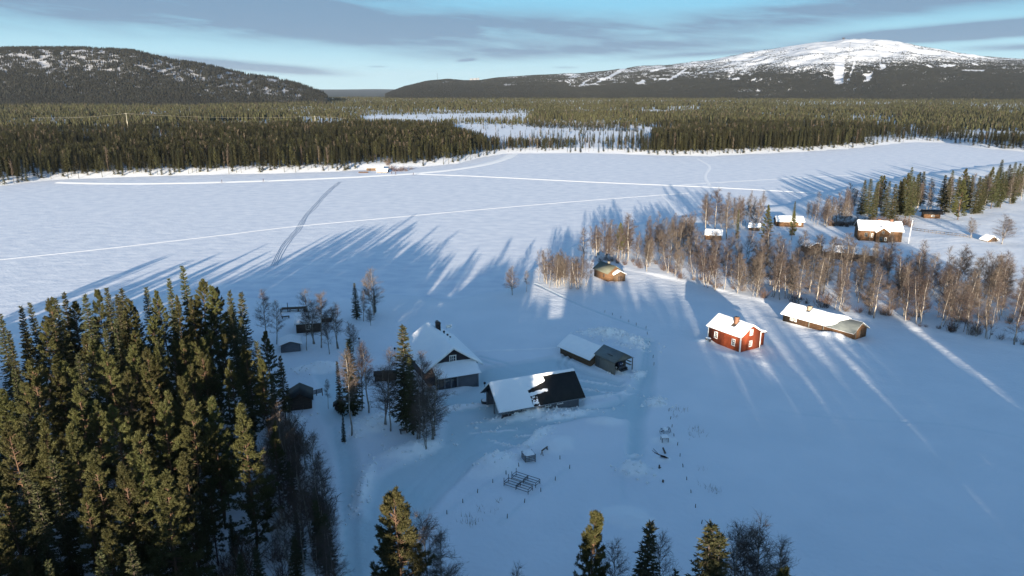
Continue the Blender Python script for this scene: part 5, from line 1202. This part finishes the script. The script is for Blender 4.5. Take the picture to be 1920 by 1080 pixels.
for k in range(6):
    mb = MB(); xx = .07 + k * (x0 - .1) / 5; mb.box(xx - .07, xx + .07, 0, .14, -1, 2.34); mb.build('post', M['greytrim'], h_)
for yy in (3.3, GW - .2): mb = MB(); mb.box(0, .14, yy - .07, yy + .07, -1, 2.34); mb.build('post', M['greytrim'], h_)
mb = MB(); mb.box(.14, x0 - .1, .02, .10, 2.16, 2.33); mb.box(.14, x0 - .1, .03, .09, .95, 1.05); mb.build('rail', M['greytrim'], h_)
mb = MB(); mb.box(.14, x0 - .1, .045, .075, -1, .95); mb.build('lattice_panel', M['darkgrey'], h_)
window(h_, 'front', GL, GW, 7.9, 1.45, .72, .62, M['white'], 2, 1, fw=.16); window(h_, 'front', GL, GW, 10.0, 1.5, .72, .62, M['white'], 2, 1, fw=.16)
for xx in (x0, GL): mb = MB(); mb.box(xx - .1 if xx < 8 else xx - .12, xx + .1 if xx < 8 else xx + .03, -.03, -.001, -1, 2.3); mb.build('corner_board', M['greytrim'], h_)
mb = MB(); mb.tube([(-.75, -.82, 1.72), (GL + .75, -.82, 1.76)], .06, 6); mb.build('gutter', M['greytrim'], rf)
mb = MB()
for a in (0, 1):
    pr = [(-.75, 2.35 - .6), (3.3, 5.0), (7.35, 2.35 - .6)]
    mb.prism([pr[a], pr[a + 1], (pr[a + 1][0], pr[a + 1][1] + .2), (pr[a][0], pr[a][1] + .2)], -.79, -.752)
mb.build('bargeboard', M['white'], h_)
# firewood, bench and things under the open porch
x, y = W2(GP, GA, 2.4, 4.6); mb = MB(); r = np.random.default_rng(4)
for a in range(9):
    for b in range(6): mb.tube([(a * .26 + r.normal(0, .02), -.35, .1 + b * .2), (a * .26, .35, .1 + b * .2)], .09, 6)
solo('firewood_stack', mb, M['log'], (x, y, surf(x, y)), R(GA), 'stack of split firewood under the open porch of the grey outbuilding', 'firewood')
# round tub at the porch end
x, y, z = base_at(910, 756); r0 = empty('water_tub', (x, y, z), 0, 'round dark tub full of snow beside the open porch', 'tub')
mb = MB(); mb.tube([(0, 0, -.1), (0, 0, .45), (0, 0, .52)], [.62, .7, .72], 18); mb.build('tub', M['steel'], r0); mb = MB(); mb.tube([(0, 0, .5), (0, 0, .62), (0, 0, .68)], [.62, .5, .15], 16); mb.build('snow_fill', M['roofsnow'], r0)
def lamp_post(px, py, h, label):
    x, y, z = base_at(px, py); r0 = empty('garden_lamp', (x, y, z), 0, label, 'lamp post')
    mb = MB(); mb.tube([(0, 0, -.3), (0, 0, h)], .05, 6); mb.build('pole', M['steel'], r0); mb = MB(); mb.tube([(0, 0, h), (0, 0, h + .1), (0, 0, h + .32), (0, 0, h + .42)], [.1, .2, .2, .06], 8); mb.build('lamp_head', M['black'], r0)
lamp_post(909, 738, 1.7, 'unlit garden lamp post behind the open porch of the grey outbuilding'); lamp_post(820, 744, 1.2, 'short unlit garden lamp post in front of the porch'); lamp_post(741, 672, 1.8, 'unlit garden lamp post left of the house behind the spruce'); lamp_post(674, 650, 1.5, 'unlit garden lamp post beyond the yard trees')

# shed and carport at the end of the drive
SA = -54
h_, rf = gable('shed', (9.3, 130.7), SA, 8.6, 5.4, 1.5, 3.1, M['oldlog'], M['blackroof'], 'low brown shed under one smooth slope of snow beside the carport', 'shed', snow=.45, seed=51, ox=.35, oy=.45, thick=lambda u, v, x, y: np.where(v < .50, 1, 0))
CPP, CA, CL, CW = (15.2, 123.9), -56, 5.4, 4.4
h_, rf = gable('carport', CPP, CA, CL, CW, 2.35, 3.6, M['plank'], M['tinroof'], 'board carport with a bare grey roof and open front sheltering a tractor', 'carport', snow=0, ox=.15, oy=.15, walls=False, roof_t=.05)
mb = MB(); mb.box(0, CL, 0, .06, -1, 2.33); mb.build('wall', M['plank'], h_); mb = MB(); mb.box(.0, .06, .061, CW - .061, -1, 2.33); mb.build('wall', M['plank'], h_); mb = MB(); mb.box(0, CL - 1.9, CW - .06, CW, -1, 2.33); mb.build('wall', M['plank'], h_)
mb = MB(); mb.prism([(0, 2.3), (CW, 2.3), (CW / 2, 3.58)], CL - .08, CL - .02); mb.build('gable_panel', M['plank'], h_)
for yy in (.07, 2.6, CW - .07): mb = MB(); mb.box(CL - .14, CL - .005, yy - .06, yy + .06, -1, 2.29); mb.build('post', M['post'], h_)
for xx in (.5, 1.1): mb = MB(); mb.box(xx, xx + .12, -.03, -.001, -1, 2.3); mb.build('post', M['steel'], h_)
mb = MB(); mb.box(CL - 1.8, CL - .2, CW - .5, CW - .1, .9, .96); mb.box(CL - 1.8, CL - .2, CW - .5, CW - .1, 1.5, 1.56); mb.build('shelf', M['plank'], h_)
def tractor(P, ang):
    z = surf(*P); r0 = empty('tractor', (P[0], P[1], z), R(ang), 'dark blue tractor with a front bucket parked in the carport', 'tractor')
    mb = MB(); mb.prism([(-.38, .55), (.38, .55), (.38, 1.25), (.25, 1.4), (-.25, 1.4), (-.38, 1.25)], .2, 1.9); mb.prism([(-.45, .5), (.45, .5), (.45, 1.0), (-.45, 1.0)], -1.3, .2); mb.build('body', M['blue'], r0)
    mb = MB(); mb.prism([(-.7, 1.0), (.7, 1.0), (.68, 1.5), (.55, 2.15), (-.55, 2.15), (-.68, 1.5)], -1.15, .15); c_ = mb.build('cab', M['glass'], r0)
    mb = MB(); mb.box(-1.25, .25, -.66, .66, 2.16, 2.25); mb.build('roof', M['black'], c_)
    for xx, rr, ww, yy in ((-.75, .68, .36, .72), (1.35, .46, .26, .62)):
        for s in (-1, 1):
            mb = MB(); mb.tube([(xx, s * yy - ww / 2, rr), (xx, s * yy - ww / 2 + .06, rr), (xx, s * yy + ww / 2 - .06, rr), (xx, s * yy + ww / 2, rr)], [rr * .88, rr, rr, rr * .88], 18); w = mb.build('wheel', M['rubber'], r0)
            mb = MB(); mb.tube([(xx, s * (yy + ww / 2) - .02, rr), (xx, s * (yy + ww / 2) + .03, rr)], [rr * .5, rr * .42], 12); mb.build('rim', M['white'], w)
    mb = MB()
    for s in (-1, 1): mb.tube([(.1, s * .55, 1.35), (1.2, s * .55, 1.25), (2.1, s * .55, .55)], .06, 6)
    mb.build('loader_arm', M['black'], r0)
    mb = MB(); mb.prism([(-.8, .1), (.8, .1), (.8, .16), (-.8, .16)], 2.1, 2.8); mb.box(2.08, 2.14, -.8, .8, .1, .75)
    for s in (-.8, .76): mb.box(2.12, 2.6, s, s + .04, .1, .6)
    mb.build('bucket', M['steel'], r0)
    for s in (-.2, .2): mb = MB(); mb.tube([(1.9, s, 1.15), (1.95, s, 1.15)], .09, 8); mb.build('headlight', M['white'], r0)
tractor(W2(CPP, CA, 3.7, 1.45), CA)

# dark lakeside cabin and huts on the left
x, y, z = base_at(556, 625)
h_, rf = gable('lake_cabin', (x, y), 13, 4.9, 5.0, 2.1, 3.1, M['darkwood'], M['woodroof'], 'dark brown lakeside cabin with one white window and a snow covered roof', 'cabin', snow=.5, seed=61, ox=.35, oy=.45)
window(h_, 'front', 4.9, 5, 2.5, 1.05, .75, .75, M['white'], 2, 2, fw=.14)
mb = MB(); mb.box(1.6, 2.4, 3.2, 4.0, 2.6, 4.1); mb.build('chimney', M['black'], rf)
x, y, z = base_at(527, 662); a_ = -72
h_, rf = gable('storage_shed', (x + 3.4 * math.cos(R(108)), y + 3.4 * math.sin(R(108))), a_, 3.4, 3.7, 1.5, 2.15, M['greyboard'], M['woodroof'], 'small grey board shed with a low gable at the edge of the left wood', 'shed', snow=.45, seed=62, ox=.2, oy=.3)
x, y, z = base_at(541, 771)
h_, rf = gable('storage_shed', (x + 4.2 * math.cos(R(105)), y + 4.2 * math.sin(R(105))), -75, 4.2, 3.6, 1.7, 2.7, M['darkwood'], M['blackroof'], 'black shed at the foot of the left wood beside the drive', 'shed', snow=0, ox=.3, oy=.3)
x, y, z = base_at(572, 746); x2, y2, z2 = base_at(605, 742)
def fence_run(name, p, q, n, h, m, label, boards=3):
    r0 = empty(name, (p[0], p[1], surf(*p)), math.atan2(q[1] - p[1], q[0] - p[0]), label, 'fence'); L = math.hypot(q[0] - p[0], q[1] - p[1])
    mb = MB()
    for k in range(boards): z = h * (.3 + .62 * k / max(1, boards - 1)); mb.box(0, L, -.03, .0, z - .07, z + .07)
    mb.build('board_panel', m, r0)
    for k in range(n): xx = L * k / (n - 1); mb = MB(); mb.box(xx - .05, xx + .05, .001, .1, -.5, h); mb.build('post', m, r0)
fence_run('plank_fence', (x, y), (x2, y2), 4, .95, M['darkwood'], 'short dark plank fence right of the black shed', 4)
x, y, z = base_at(637, 768)
r0 = empty('feeding_hut', (x, y, z), R(12), 'tiny dark roofed hut on a post among the yard trees', 'hut')
mb = MB(); mb.prism([(-.75, .35), (.75, .35), (.75, 1.0), (0, 1.5), (-.75, 1.0)], -.7, .7); mb.build('wall', M['darkwood'], r0, rz=R(90))
mb = MB(); mb.prism([(-1.0, .85), (0, 1.55), (0, 1.65), (-1.0, .95)], -.9, .9); mb.prism([(0, 1.55), (1.0, .85), (1.0, .95), (0, 1.65)], -.9, .9); mb.build('roof', M['blackroof'], r0, rz=R(90))
mb = MB(); mb.box(-.55, .55, -.5, .5, -.4, .35); mb.build('base', M['darkwood'], r0)
x, y, z = base_at(703, 716)
h_, rf = gable('woodshed', (x, y), 8, 3.7, 2.0, 1.1, 1.5, M['darkwood'], M['blackroof'], 'low dark woodshed behind the bare trees left of the house', 'shed', snow=0, ox=.2, oy=.2)

# ------------------------------------------------------------------ small things
# garden and field posts, each its own
def stake(px, py, h, label, group, lean=None):
    x, y, z = base_at(px, py); mb = MB(); l = trng.normal(0, .05, 2)
    mb.tube([(0, 0, -.3), (l[0] * .5, l[1] * .5, h * .5), (l[0], l[1], h)], [.055, .05, .045], 6)
    return solo('fence_post', mb, M['post'], (x, y, z), trng.uniform(0, 6), label, 'post', group)
for p in [(838, 964), (868, 943), (895, 924), (924, 905), (949, 890), (973, 875), (992, 863)]: stake(*p, .55, 'grey stub of a post in the garden line left of the metal rack', 'posts of the left garden line')
for p in [(951, 972), (983, 943), (1014, 922), (1041, 901), (1068, 879), (1050, 861)]: stake(*p, .55, 'grey stub of a post in the garden line right of the metal rack', 'posts of the right garden line')
for p in [(1254, 771), (1257, 786), (1260, 801), (1264, 818), (1270, 835), (1275, 856), (1281, 876), (1288, 900), (1296, 924), (1304, 952), (1315, 982)]: stake(*p, .5, 'small dark post in the line running down the open field right of the drive', 'posts down the open field')
for p in [(1134, 586), (1148, 591), (1164, 597), (1179, 604), (1193, 610), (1211, 616), (1214, 627), (1218, 645), (1224, 671), (1226, 685)]: stake(*p, .6, 'small dark post in the line along the footpath beyond the carport', 'posts beyond the carport')
# metal frame rack
x, y, z = base_at(945, 911); A = np.array([x, y]); B = np.array(base_at(988, 926)[:2]); ang = math.atan2(*(B - A)[::-1])
r0 = empty('metal_rack', (x, y, z), ang, 'low black metal frame rack standing in the garden snow between post lines', 'rack')
L = np.linalg.norm(B - A) * 1.05; Wd = 3.0
def bars(name, segs, r=.035):
    mb = MB()
    for a, b in segs: mb.tube([a, b], r, 5)
    return mb.build(name, M['black'], r0)
for y0, nm in ((0, 'frame'), (Wd * .62, 'frame')):
    d = Wd * .36; S = []
    for zz in (.25, .62): S += [((0, y0, zz), (L, y0, zz)), ((0, y0 + d, zz), (L, y0 + d, zz)), ((0, y0, zz), (0, y0 + d, zz)), ((L, y0, zz), (L, y0 + d, zz)), ((L / 2, y0, zz), (L / 2, y0 + d, zz))]
    bars(nm, S)
    for xx in (0, L / 2, L):
        for yy in (y0, y0 + d): bars('leg', [((xx, yy, -.4), (xx, yy, .62 if xx else 1.15))])
bars('crossbar', [((L / 2, 0, .45), (L / 2, Wd, .45))], .05)
# crate of snow, trestle, sledge, plough, box
x, y, z = base_at(991, 861); r0 = empty('slatted_crate', (x, y, z), R(20), 'pale slatted crate heaped with snow at the top of the left post line', 'crate')
for s in (-1, 1):
    for k in range(4):
        mb = MB(); zz = .12 + k * .25; mb.box(-.75, .75, s * .75 - .03, s * .75 + .03, zz - .05, zz + .05); mb.build('slat', M['greytrim'], r0)
        mb = MB(); mb.box(s * .75 - .029, s * .75 + .029, -.72, .72, zz - .05, zz + .05); mb.build('slat', M['greytrim'], r0)
for a in (-.7, .7):
    for b in (-.7, .7): mb = MB(); mb.box(a - .045, a + .045, b - .045, b + .045, -.3, 1.0); mb.build('corner_post', M['post'], r0)
u, v = np.meshgrid(np.linspace(-1, 1, 14), np.linspace(-1, 1, 14)); zz = .90 + .45 * (1 - np.abs(u) ** 3) * (1 - np.abs(v) ** 3); i = np.arange(13)[:, None] * 14 + np.arange(13)[None]
MB().add(np.stack([u * .74, v * .74, zz], -1).reshape(-1, 3), np.stack([i, i + 1, i + 15, i + 14], -1).reshape(-1, 4)).build('snow_heap', M['roofsnow'], r0, sm=True)
x, y, z = base_at(1021, 849); r0 = empty('trestle', (x, y, z), R(55), 'small dark wooden trestle right of the slatted crate', 'trestle')
mb = MB(); mb.box(-.75, .75, -.08, .08, .55, .68); mb.build('beam', M['post'], r0)
for a in (-.65, .65): mb = MB(); mb.tube([(a, -.22, -.2), (a, 0, .56)], .05, 5); mb.tube([(a, .22, -.2), (a, 0, .56)], .05, 5); mb.build('leg', M['post'], r0)
def snowcap_on(r0, w, d, z, h):
    u, v = np.meshgrid(np.linspace(-1, 1, 12), np.linspace(-1, 1, 12)); zz = z + h * np.clip((1 - np.abs(u) ** 4) * (1 - np.abs(v) ** 4), 0, 1) ** .6
    i = np.arange(11)[:, None] * 12 + np.arange(11)[None]; MB().add(np.stack([u * w / 2, v * d / 2, zz], -1).reshape(-1, 3), np.stack([i, i + 1, i + 13, i + 12], -1).reshape(-1, 4)).build('snow_cap', M['roofsnow'], r0, sm=True)
x, y, z = base_at(1246, 826); r0 = empty('work_bench', (x, y, z), R(3), 'square dark bench under a thick pad of snow in the open field', 'bench')
mb = MB(); mb.box(-.5, .5, -.45, .45, .52, .6); mb.build('top', M['post'], r0)
for a in (-.44, .44):
    for b in (-.38, .38): mb = MB(); mb.box(a - .04, a + .04, b - .04, b + .04, -.3, .52); mb.build('leg', M['post'], r0)
snowcap_on(r0, 1.04, .95, .601, .3)
x, y, z = base_at(1247, 812); r0 = empty('hay_rake', (x, y, z), R(35), 'rusty farm rake with a lump of snow on top, behind the square bench', 'farm tool')
mb = MB(); mb.tube([(-.9, 0, .5), (.9, 0, .45)], .06, 6); mb.tube([(0, 0, .5), (.1, 1.0, .35)], .05, 5); mb.build('frame', M['steel'], r0)
for s in (-.7, .7):
    mb = MB(); a = np.linspace(0, 2 * math.pi, 17); mb.tube(np.c_[np.full(17, s), .42 * np.cos(a), .35 + .42 * np.sin(a)], .03, 5, False); mb.tube([(s, 0, .35), (s, .4, .35)], .02, 4); mb.tube([(s, -.4, .35), (s, 0, .35)], .02, 4); mb.tube([(s, 0, -.05), (s, 0, .75)], .02, 4); mb.build('wheel', M['steel'], r0)
mb = MB()
for k in range(9): xx = -.8 + k * .2; mb.tube([(xx, 0, .5), (xx + .02, -.35, .4), (xx, -.45, .0)], .014, 4)
mb.build('tines', M['steel'], r0); snowcap_on(r0, .7, .6, .55, .35)
x, y, z = base_at(1240, 858); r0 = empty('horse_plough', (x, y, z), R(-25), 'black old plough sticking out of the snow in the open field', 'plough')
mb = MB(); mb.tube([(-1.0, 0, .55), (-.3, 0, .35), (.5, 0, .3), (1.0, 0, .12)], [.05, .07, .07, .04], 6); mb.build('beam', M['black'], r0)
for s in (-1, 1): mb = MB(); mb.tube([(-.3, 0, .35), (-.9, s * .2, .7), (-1.25, s * .3, .95)], .035, 5); mb.build('handle', M['black'], r0)
mb = MB(); mb.add([(-.1, 0, .35), (.6, .02, .3), (.75, .35, -.1), (-.2, .4, -.1), (-.1, -.06, .35), (.6, -.04, .3), (.75, .29, -.1), (-.2, .34, -.1)], [(0, 1, 2, 3), (4, 7, 6, 5), (0, 4, 5, 1), (3, 2, 6, 7)]); mb.build('share', M['black'], r0)
x, y, z = base_at(1245, 848); mb = MB(); mb.tube([(0, -.45, .1), (0, .45, .45)], .13, 8); solo('log_stump', mb, M['post'], (x, y, z), R(10), 'short dark log lying tilted beside the old plough', 'log')
x, y, z = base_at(1236, 878); mb = MB(); mb.tube([(0, 0, -.1), (0, 0, .5)], [.14, .1], 7); mb.tube([(0, 0, .15), (.25, 0, .12)], [.1, .05], 6); solo('tree_stump', mb, M['post'], (x, y, z), 0, 'small dark stump below the old plough', 'stump')
x, y, z = base_at(1243, 904); mb = MB(); mb.tube([(0, 0, -.1), (0, 0, .3), (0, 0, .36)], [.14, .13, .05], 7); solo('tree_stump', mb, M['post'], (x, y, z), 0, 'lowest dark stump peeping from the snow right of the drive end', 'stump')
# barrow or bench against the red house
x, y = W2((39.4, 137.3), -58, .9, -.75); r0 = empty('bench', (x, y, surf(x, y)), R(-58), 'low bench with a cushion of snow against the red house wall', 'bench')
mb = MB(); mb.box(-.55, .55, -.25, .25, .38, .45); mb.build('seat', M['plank'], r0)
for a in (-.48, .48): mb = MB(); mb.box(a - .05, a + .05, -.22, .22, -.3, .38); mb.build('leg', M['plank'], r0)
snowcap_on(r0, 1.14, .56, .452, .25)
# jetty, rail and bench by the lake cabin
def beam_set(name, a, b, n, h, label, cat, deck=.5):
    p, q = base_at(*a), base_at(*b); r0 = empty(name, p, math.atan2(q[1] - p[1], q[0] - p[0]), label, cat); L = math.hypot(q[0] - p[0], q[1] - p[1])
    mb = MB(); mb.box(0, L, -deck, deck, h - .12, h); mb.build('deck', M['darkwood'], r0)
    for k in range(n):
        for s in (-deck + .1, deck - .1): xx = .15 + (L - .3) * k / (n - 1); mb = MB(); mb.box(xx - .07, xx + .07, s - .07, s + .07, -.5, h - .121); mb.build('post', M['darkwood'], r0)
    return r0
beam_set('jetty', (528, 584), (576, 582), 4, .75, 'dark wooden jetty half buried in snow behind the lakeside cabin', 'jetty', .8)
for p, h in (((527, 592), 1.6), ((540, 585), 2.2)):
    x, y, z = base_at(*p); mb = MB(); mb.tube([(0, 0, -.3), (0, 0, h)], .08, 6)
    solo('mooring_post', mb, M['darkwood'], (x, y, z), 0, 'taller upright dark pole at the jetty' if h > 2 else 'shorter upright dark pole left of the jetty', 'pole')
beam_set('garden_bench', (528, 598), (543, 596), 2, .5, 'low dark bench in the snow left of the lakeside cabin roof', 'bench', .3)
x, y, z = base_at(601, 605); h_, rf = gable('firewood_shed', (x, y), 12, 2.4, 1.4, 1.0, 1.3, M['darkwood'], M['woodroof'], 'small dark woodstore right of the lakeside cabin roof', 'shed', snow=.3, seed=71, ox=.15, oy=.2)
fence_run('pole_fence', base_at(617, 592)[:2], base_at(633, 590)[:2], 3, 1.3, M['darkwood'], 'open pole railing at the shore right of the lakeside cabin', 2)
x, y, z = base_at(757, 812); mb = MB(); mb.box(-.6, .6, -.35, .35, .5, .58); mb.box(-.5, -.4, -.3, .3, -.3, .5); mb.box(.4, .5, -.3, .3, -.3, .5); solo('garden_table', mb, M['post'], (x, y, z), R(20), 'small table under the yard birches in front of the house', 'table')
# long pole fence behind the big log house
a, b, c = base_at(1712, 432)[:2], base_at(1770, 440)[:2], base_at(1822, 446)[:2]
fence_run('pole_fence', a, b, 9, 1.0, M['post'], 'left stretch of the old pole fence right of the big log house', 2); fence_run('pole_fence', b, c, 8, 1.0, M['post'], 'right stretch of the old pole fence ending at the round bare tree', 2)
# clutter in the snow by the barns
for px, py, lab in ((1544, 452, 'dark branch heap left of the birches below the big log house'), (1573, 459, 'dark brush pile among the birches below the big log house'), (1591, 461, 'smallest dark brush pile nearest the big log house')):
    x, y, z = base_at(px, py); bush(x, y, .7, lab, None, 1, z)
# fallen tree and dark brush by the cabin roof
for k, (px, py) in enumerate([(1126, 492), (1137, 489), (1148, 490), (1158, 494)]):
    x, y, z = base_at(px, py); bush(x, y, 1.8, 'dark uprooted brush behind the grey green roofed cabin', 'uprooted brush behind the cabin', k, z)
# stalks in the snow
for k, (px, py) in enumerate([(872, 978), (880, 984), (888, 982), (878, 968), (895, 980), (901, 956), (925, 962), (938, 940), (1270, 770), (1278, 772), (1286, 768), (1264, 782), (1300, 806), (1310, 812), (1296, 818), (1308, 806), (1316, 880), (1325, 912), (1330, 920), (1340, 918), (1346, 923)]):
    x, y, z = base_at(px, py); mb = MB(); r = np.random.default_rng(k)
    n = 9; bb = np.c_[r.normal(0, .4, (n, 2)), np.full(n, -.05)]; blades(mb, bb, nrm(np.c_[r.normal(0, .3, (n, 2)), np.ones(n)]), r.uniform(.35, 1.0, n), np.full(n, .045), r)
    solo('dry_plant', mb, M['straw'], (x, y, z), 0, 'thin tuft of dry stalks poking through the snow of the garden' if px < 1000 else 'thin tuft of dry stalks poking through the snow right of the post line', 'dead plant', 'dry stalks in the garden' if px < 1000 else 'dry stalks in the open field')

# ---- the far shore: hut place, skiers
x, y = gp(687, 316, 1.5); z = surf(x, y)
h_, rf = gable('log_hut', (x, y), 3, 10.5, 5, 2.3, 2.8, M['oldlog'], M['woodroof'], 'long brown log hut at the forest edge on the far shore', 'hut', snow=.15, seed=81, ox=.4, oy=.6)
door(h_, 'front', 10.5, 5, 2.0, 1.2, 1.9, M['darkwood']); window(h_, 'front', 10.5, 5, 6.5, 1.3, 1.0, .8, M['white'])
x, y = gp(707, 321, 1.0)
h_, rf = gable('log_hut', (x, y), -3, 6.2, 5.0, 1.4, 2.6, M['oldlog'], M['woodroof'], 'low hut under a thick white roof on the far shore by the trail', 'hut', snow=.55, seed=82, ox=.4, oy=.6); door(h_, 'front', 6.2, 5, 3, .9, 1.2, M['darkwood'])
x, y = gp(673, 321, 1.0)
mb = MB(); r = np.random.default_rng(5)
for a in range(11):
    for b in range(3): mb.tube([(a * .55, -.6, .25 + b * .45), (a * .55, .6, .25 + b * .45)], .22, 6)
solo('log_pile', mb, M['log'], (x, y, surf(x, y)), 0, 'brown log pile left of the huts on the far shore', 'log pile')
for k, (px, py) in enumerate([(733, 315), (738, 318), (744, 318), (752, 318), (757, 316), (762, 318), (728, 312), (694, 305), (770, 315)]):
    x, y = gp(px, py, 1); bush(x, y, trng.uniform(2.5, 4.5), 'pale bush on the far shore right of the huts', 'bushes beside the far shore huts', k)
def person(px, py, label, pose=0, ang=0):
    x, y = gp(px, py, .3); me = bpy.data.meshes.new('person'); st = .18 + .12 * pose
    J = [(0, 0, .95), (0, 0, 1.15), (0, .02, 1.38), (0, .03, 1.52), (0, .04, 1.70), (.09, 0, .9), (.11, st, .5), (.11, st * .7, .05), (.11, st * .7 + .18, .03), (-.09, 0, .9), (-.11, -st * .4, .5), (-.11, -st * 1.3, .07), (-.11, -st * 1.3 + .18, .03),
         (.20, .02, 1.38), (.27, .12, 1.12), (.25, .34, 1.05), (.25, .40, 1.03), (-.20, .02, 1.38), (-.28, -.1, 1.12), (-.26, .08, .95), (-.26, .13, .93), (0, .05, 1.62)]
    E_ = [(0, 1), (1, 2), (2, 3), (3, 21), (21, 4), (0, 5), (5, 6), (6, 7), (7, 8), (0, 9), (9, 10), (10, 11), (11, 12), (2, 13), (13, 14), (14, 15), (15, 16), (2, 17), (17, 18), (18, 19), (19, 20)]
    rad = [.16, .15, .17, .06, .09, .10, .075, .055, .05, .10, .075, .055, .05, .085, .055, .045, .04, .085, .055, .045, .04, .10]
    me.from_pydata(J, E_, []); me.materials.append(M['cloth']); o = bpy.data.objects.new('person', me); col.objects.link(o)
    sk = o.modifiers.new('skin', 'SKIN')
    for i, rr in enumerate(rad): me.skin_vertices[0].data[i].radius = (rr, rr)
    me.skin_vertices[0].data[0].use_root = True
    o.modifiers.new('sub', 'SUBSURF').levels = 1
    o.location = (x, y, .42); o.rotation_euler[2] = R(ang); o.scale = (1.05,) * 3
    tag(o, label, 'person')
    for s, nm in ((.11, st * .7), (-.11, -st * 1.3)):
        mb = MB(); mb.box(s - .04, s + .04, nm - .8, nm + 1.0, -.015, .015); mb.build('ski', M['black'], o)
person(416, 343, 'dark clad skier farthest left on the white trail', 1, -85); person(494, 341, 'dark clad skier second from the left on the white trail', .5, 95); person(775, 329, 'dark clad skier on the trail right of the far shore huts', .8, -75)
person(734.5, 327, 'dark figure standing before the far shore huts', 0, 20); person(742, 327.5, 'dark figure standing right of another before the far shore huts', 0, 160)
# ---- power line over the forest
def far_pt(px, py, r): 
    az = math.atan((px - 960) / (F * CP + (540 - py) * SP)); el = math.atan2(-F * SP + (540 - py) * CP, math.hypot(px - 960, F * CP + (540 - py) * SP)); return r * math.sin(az), r * math.cos(az), H + r * math.tan(el)
PT = [far_pt(60, 219, 900), far_pt(236, 211.5, 930), far_pt(590, 217, 1080), far_pt(760, 222, 1150)]
names_ = ['leftmost', 'tall pale', 'second pale', 'farthest pale']
for k, (x, y, z) in enumerate(PT):
    if k in (0, 3): continue
    z0 = surf(x, y); r0 = empty('power_pole', (x, y, z0), R(25), ('tall pale power pole above the forest left of the mire' if k == 1 else 'pale power pole above the forest near the left end of the mire'), 'power pole')
    mb = MB(); mb.tube([(0, 0, -.5), (0, 0, z - z0)], [.28, .2], 6); mb.build('pole', M['wire'], r0); mb = MB(); mb.box(-1.6, 1.6, -.12, .12, z - z0 - .9, z - z0 - .65); mb.build('crossarm', M['wire'], r0)
for k in range(3):
    mb = MB(); a, b = np.array(PT[k]), np.array(PT[k + 1]); t = np.linspace(0, 1, 16)[:, None]; P = a + (b - a) * t; P[:, 2] += -.7 - 3.2 * (4 * t * (1 - t))[:, 0] * (.6 if k != 1 else 1)
    mb.tube(P - a, .07, 4, False); solo('power_cable', mb, M['wire'], a, 0, ['left span of the power cable over the forest', 'middle span of the power cable between the two pale poles', 'right span of the power cable reaching towards the mire'][k], 'cable')
# ---- on the fell: summit tower, huts, masts, lift pylons
def on_hill(px, py, r): return far_pt(px, py, r)
x, y, z = far_pt(1581, 78, 6990); r0 = empty('summit_tower', (x, y, z), 0, 'dark blocky tower on the summit of the fell', 'tower')
mb = MB(); mb.box(-10, 10, -8, 8, -8, 12); mb.box(-6, 6, -6, 6, 12, 26); mb.build('wall', M['darkgrey'], r0); mb = MB(); mb.box(-10, 10, -8, 8, 26.01, 31); mb.build('roof', M['black'], r0)
x, y, z = far_pt(1546, 79.5, 6990); mb = MB(); mb.box(-16, 16, -6, 6, -5, 5); mb.prism([(-7, 5), (7, 5), (0, 8)], -17, 17); solo('summit_lodge', mb, M['darkgrey'], (x, y, z), R(5), 'low dark lodge left of the summit tower on the fell', 'lodge')
for px, py, hh, lab in ((1612, 78, 26, 'thin mast right of the summit tower on the fell'), (1539, 80, 14, 'short mast left of the summit lodge')):
    x, y, z = far_pt(px, py, 6990); mb = MB(); mb.tube([(0, 0, -5), (0, 0, hh)], [2.2, 1.5], 5); solo('radio_mast', mb, M['steel'], (x, y, z), 0, lab, 'mast')
x, y, z = far_pt(820, 150, 5900); mb = MB(); mb.tube([(0, 0, -5), (0, 0, 52)], [1.4, .9], 5); solo('radio_mast', mb, M['steel'], (x, y, z), 0, 'tall thin mast on the left shoulder of the fell', 'mast')
x, y, z = far_pt(890, 150.5, 6150); r0 = empty('hilltop_hotel', (x, y, z), R(4), 'grey flat block of buildings on the left shoulder of the fell', 'hotel')
for a, b, hh in ((-40, -12, 14), (-11, 18, 17), (19, 38, 19)): mb = MB(); mb.box(a, b, -7, 7, -12, hh); mb.build('wing', M['greytrim'], r0)
for k in range(13):
    t = k / 12; px = 1582.5 - t * 1.5 ; py = 84 + t * 74
    # find the fell surface under this bearing
    az = math.atan((px - 960) / 1400.0); X, Y, Z = RH; j = int(np.argmin(np.abs(np.arctan2(X[0], Y[0]) - az))); u, v = vproj(X[:, j], Y[:, j], Z[:, j]); i = int(np.argmin(np.abs(v - py)))
    mb = MB(); mb.tube([(0, 0, -3), (0, 0, 15)], [1.7, 1.3], 5); mb.box(-5, 5, -.8, .8, 14, 16)
    solo('lift_pylon', mb, M['steel'], (X[i, j], Y[i, j], Z[i, j]), 0, 'lift pylon beside the widest ski run below the summit tower', 'pylon', 'lift pylons of the widest run')

# ------------------------------------------------------------------ winter air between the camera and the far hills
mb = MB(); mb.box(-25500, 25500, -1200, 27500, -16, 640)
hz = mb.build('haze', M['snow']); hz.data.materials.clear()
hm = bpy.data.materials.new('haze'); hm.use_nodes = True; nt = hm.node_tree; nt.nodes.clear()
o_ = node(nt, 'ShaderNodeOutputMaterial'); pv = node(nt, 'ShaderNodeVolumePrincipled'); pv.inputs['Color'].default_value = (.80, .88, .98, 1); pv.inputs['Density'].default_value = HAZE; pv.inputs['Anisotropy'].default_value = 0.2
nt.links.new(pv.outputs[0], o_.inputs['Volume']); hz.data.materials.append(hm); tag(hz, 'thin cold haze over the valley', kind='stuff')
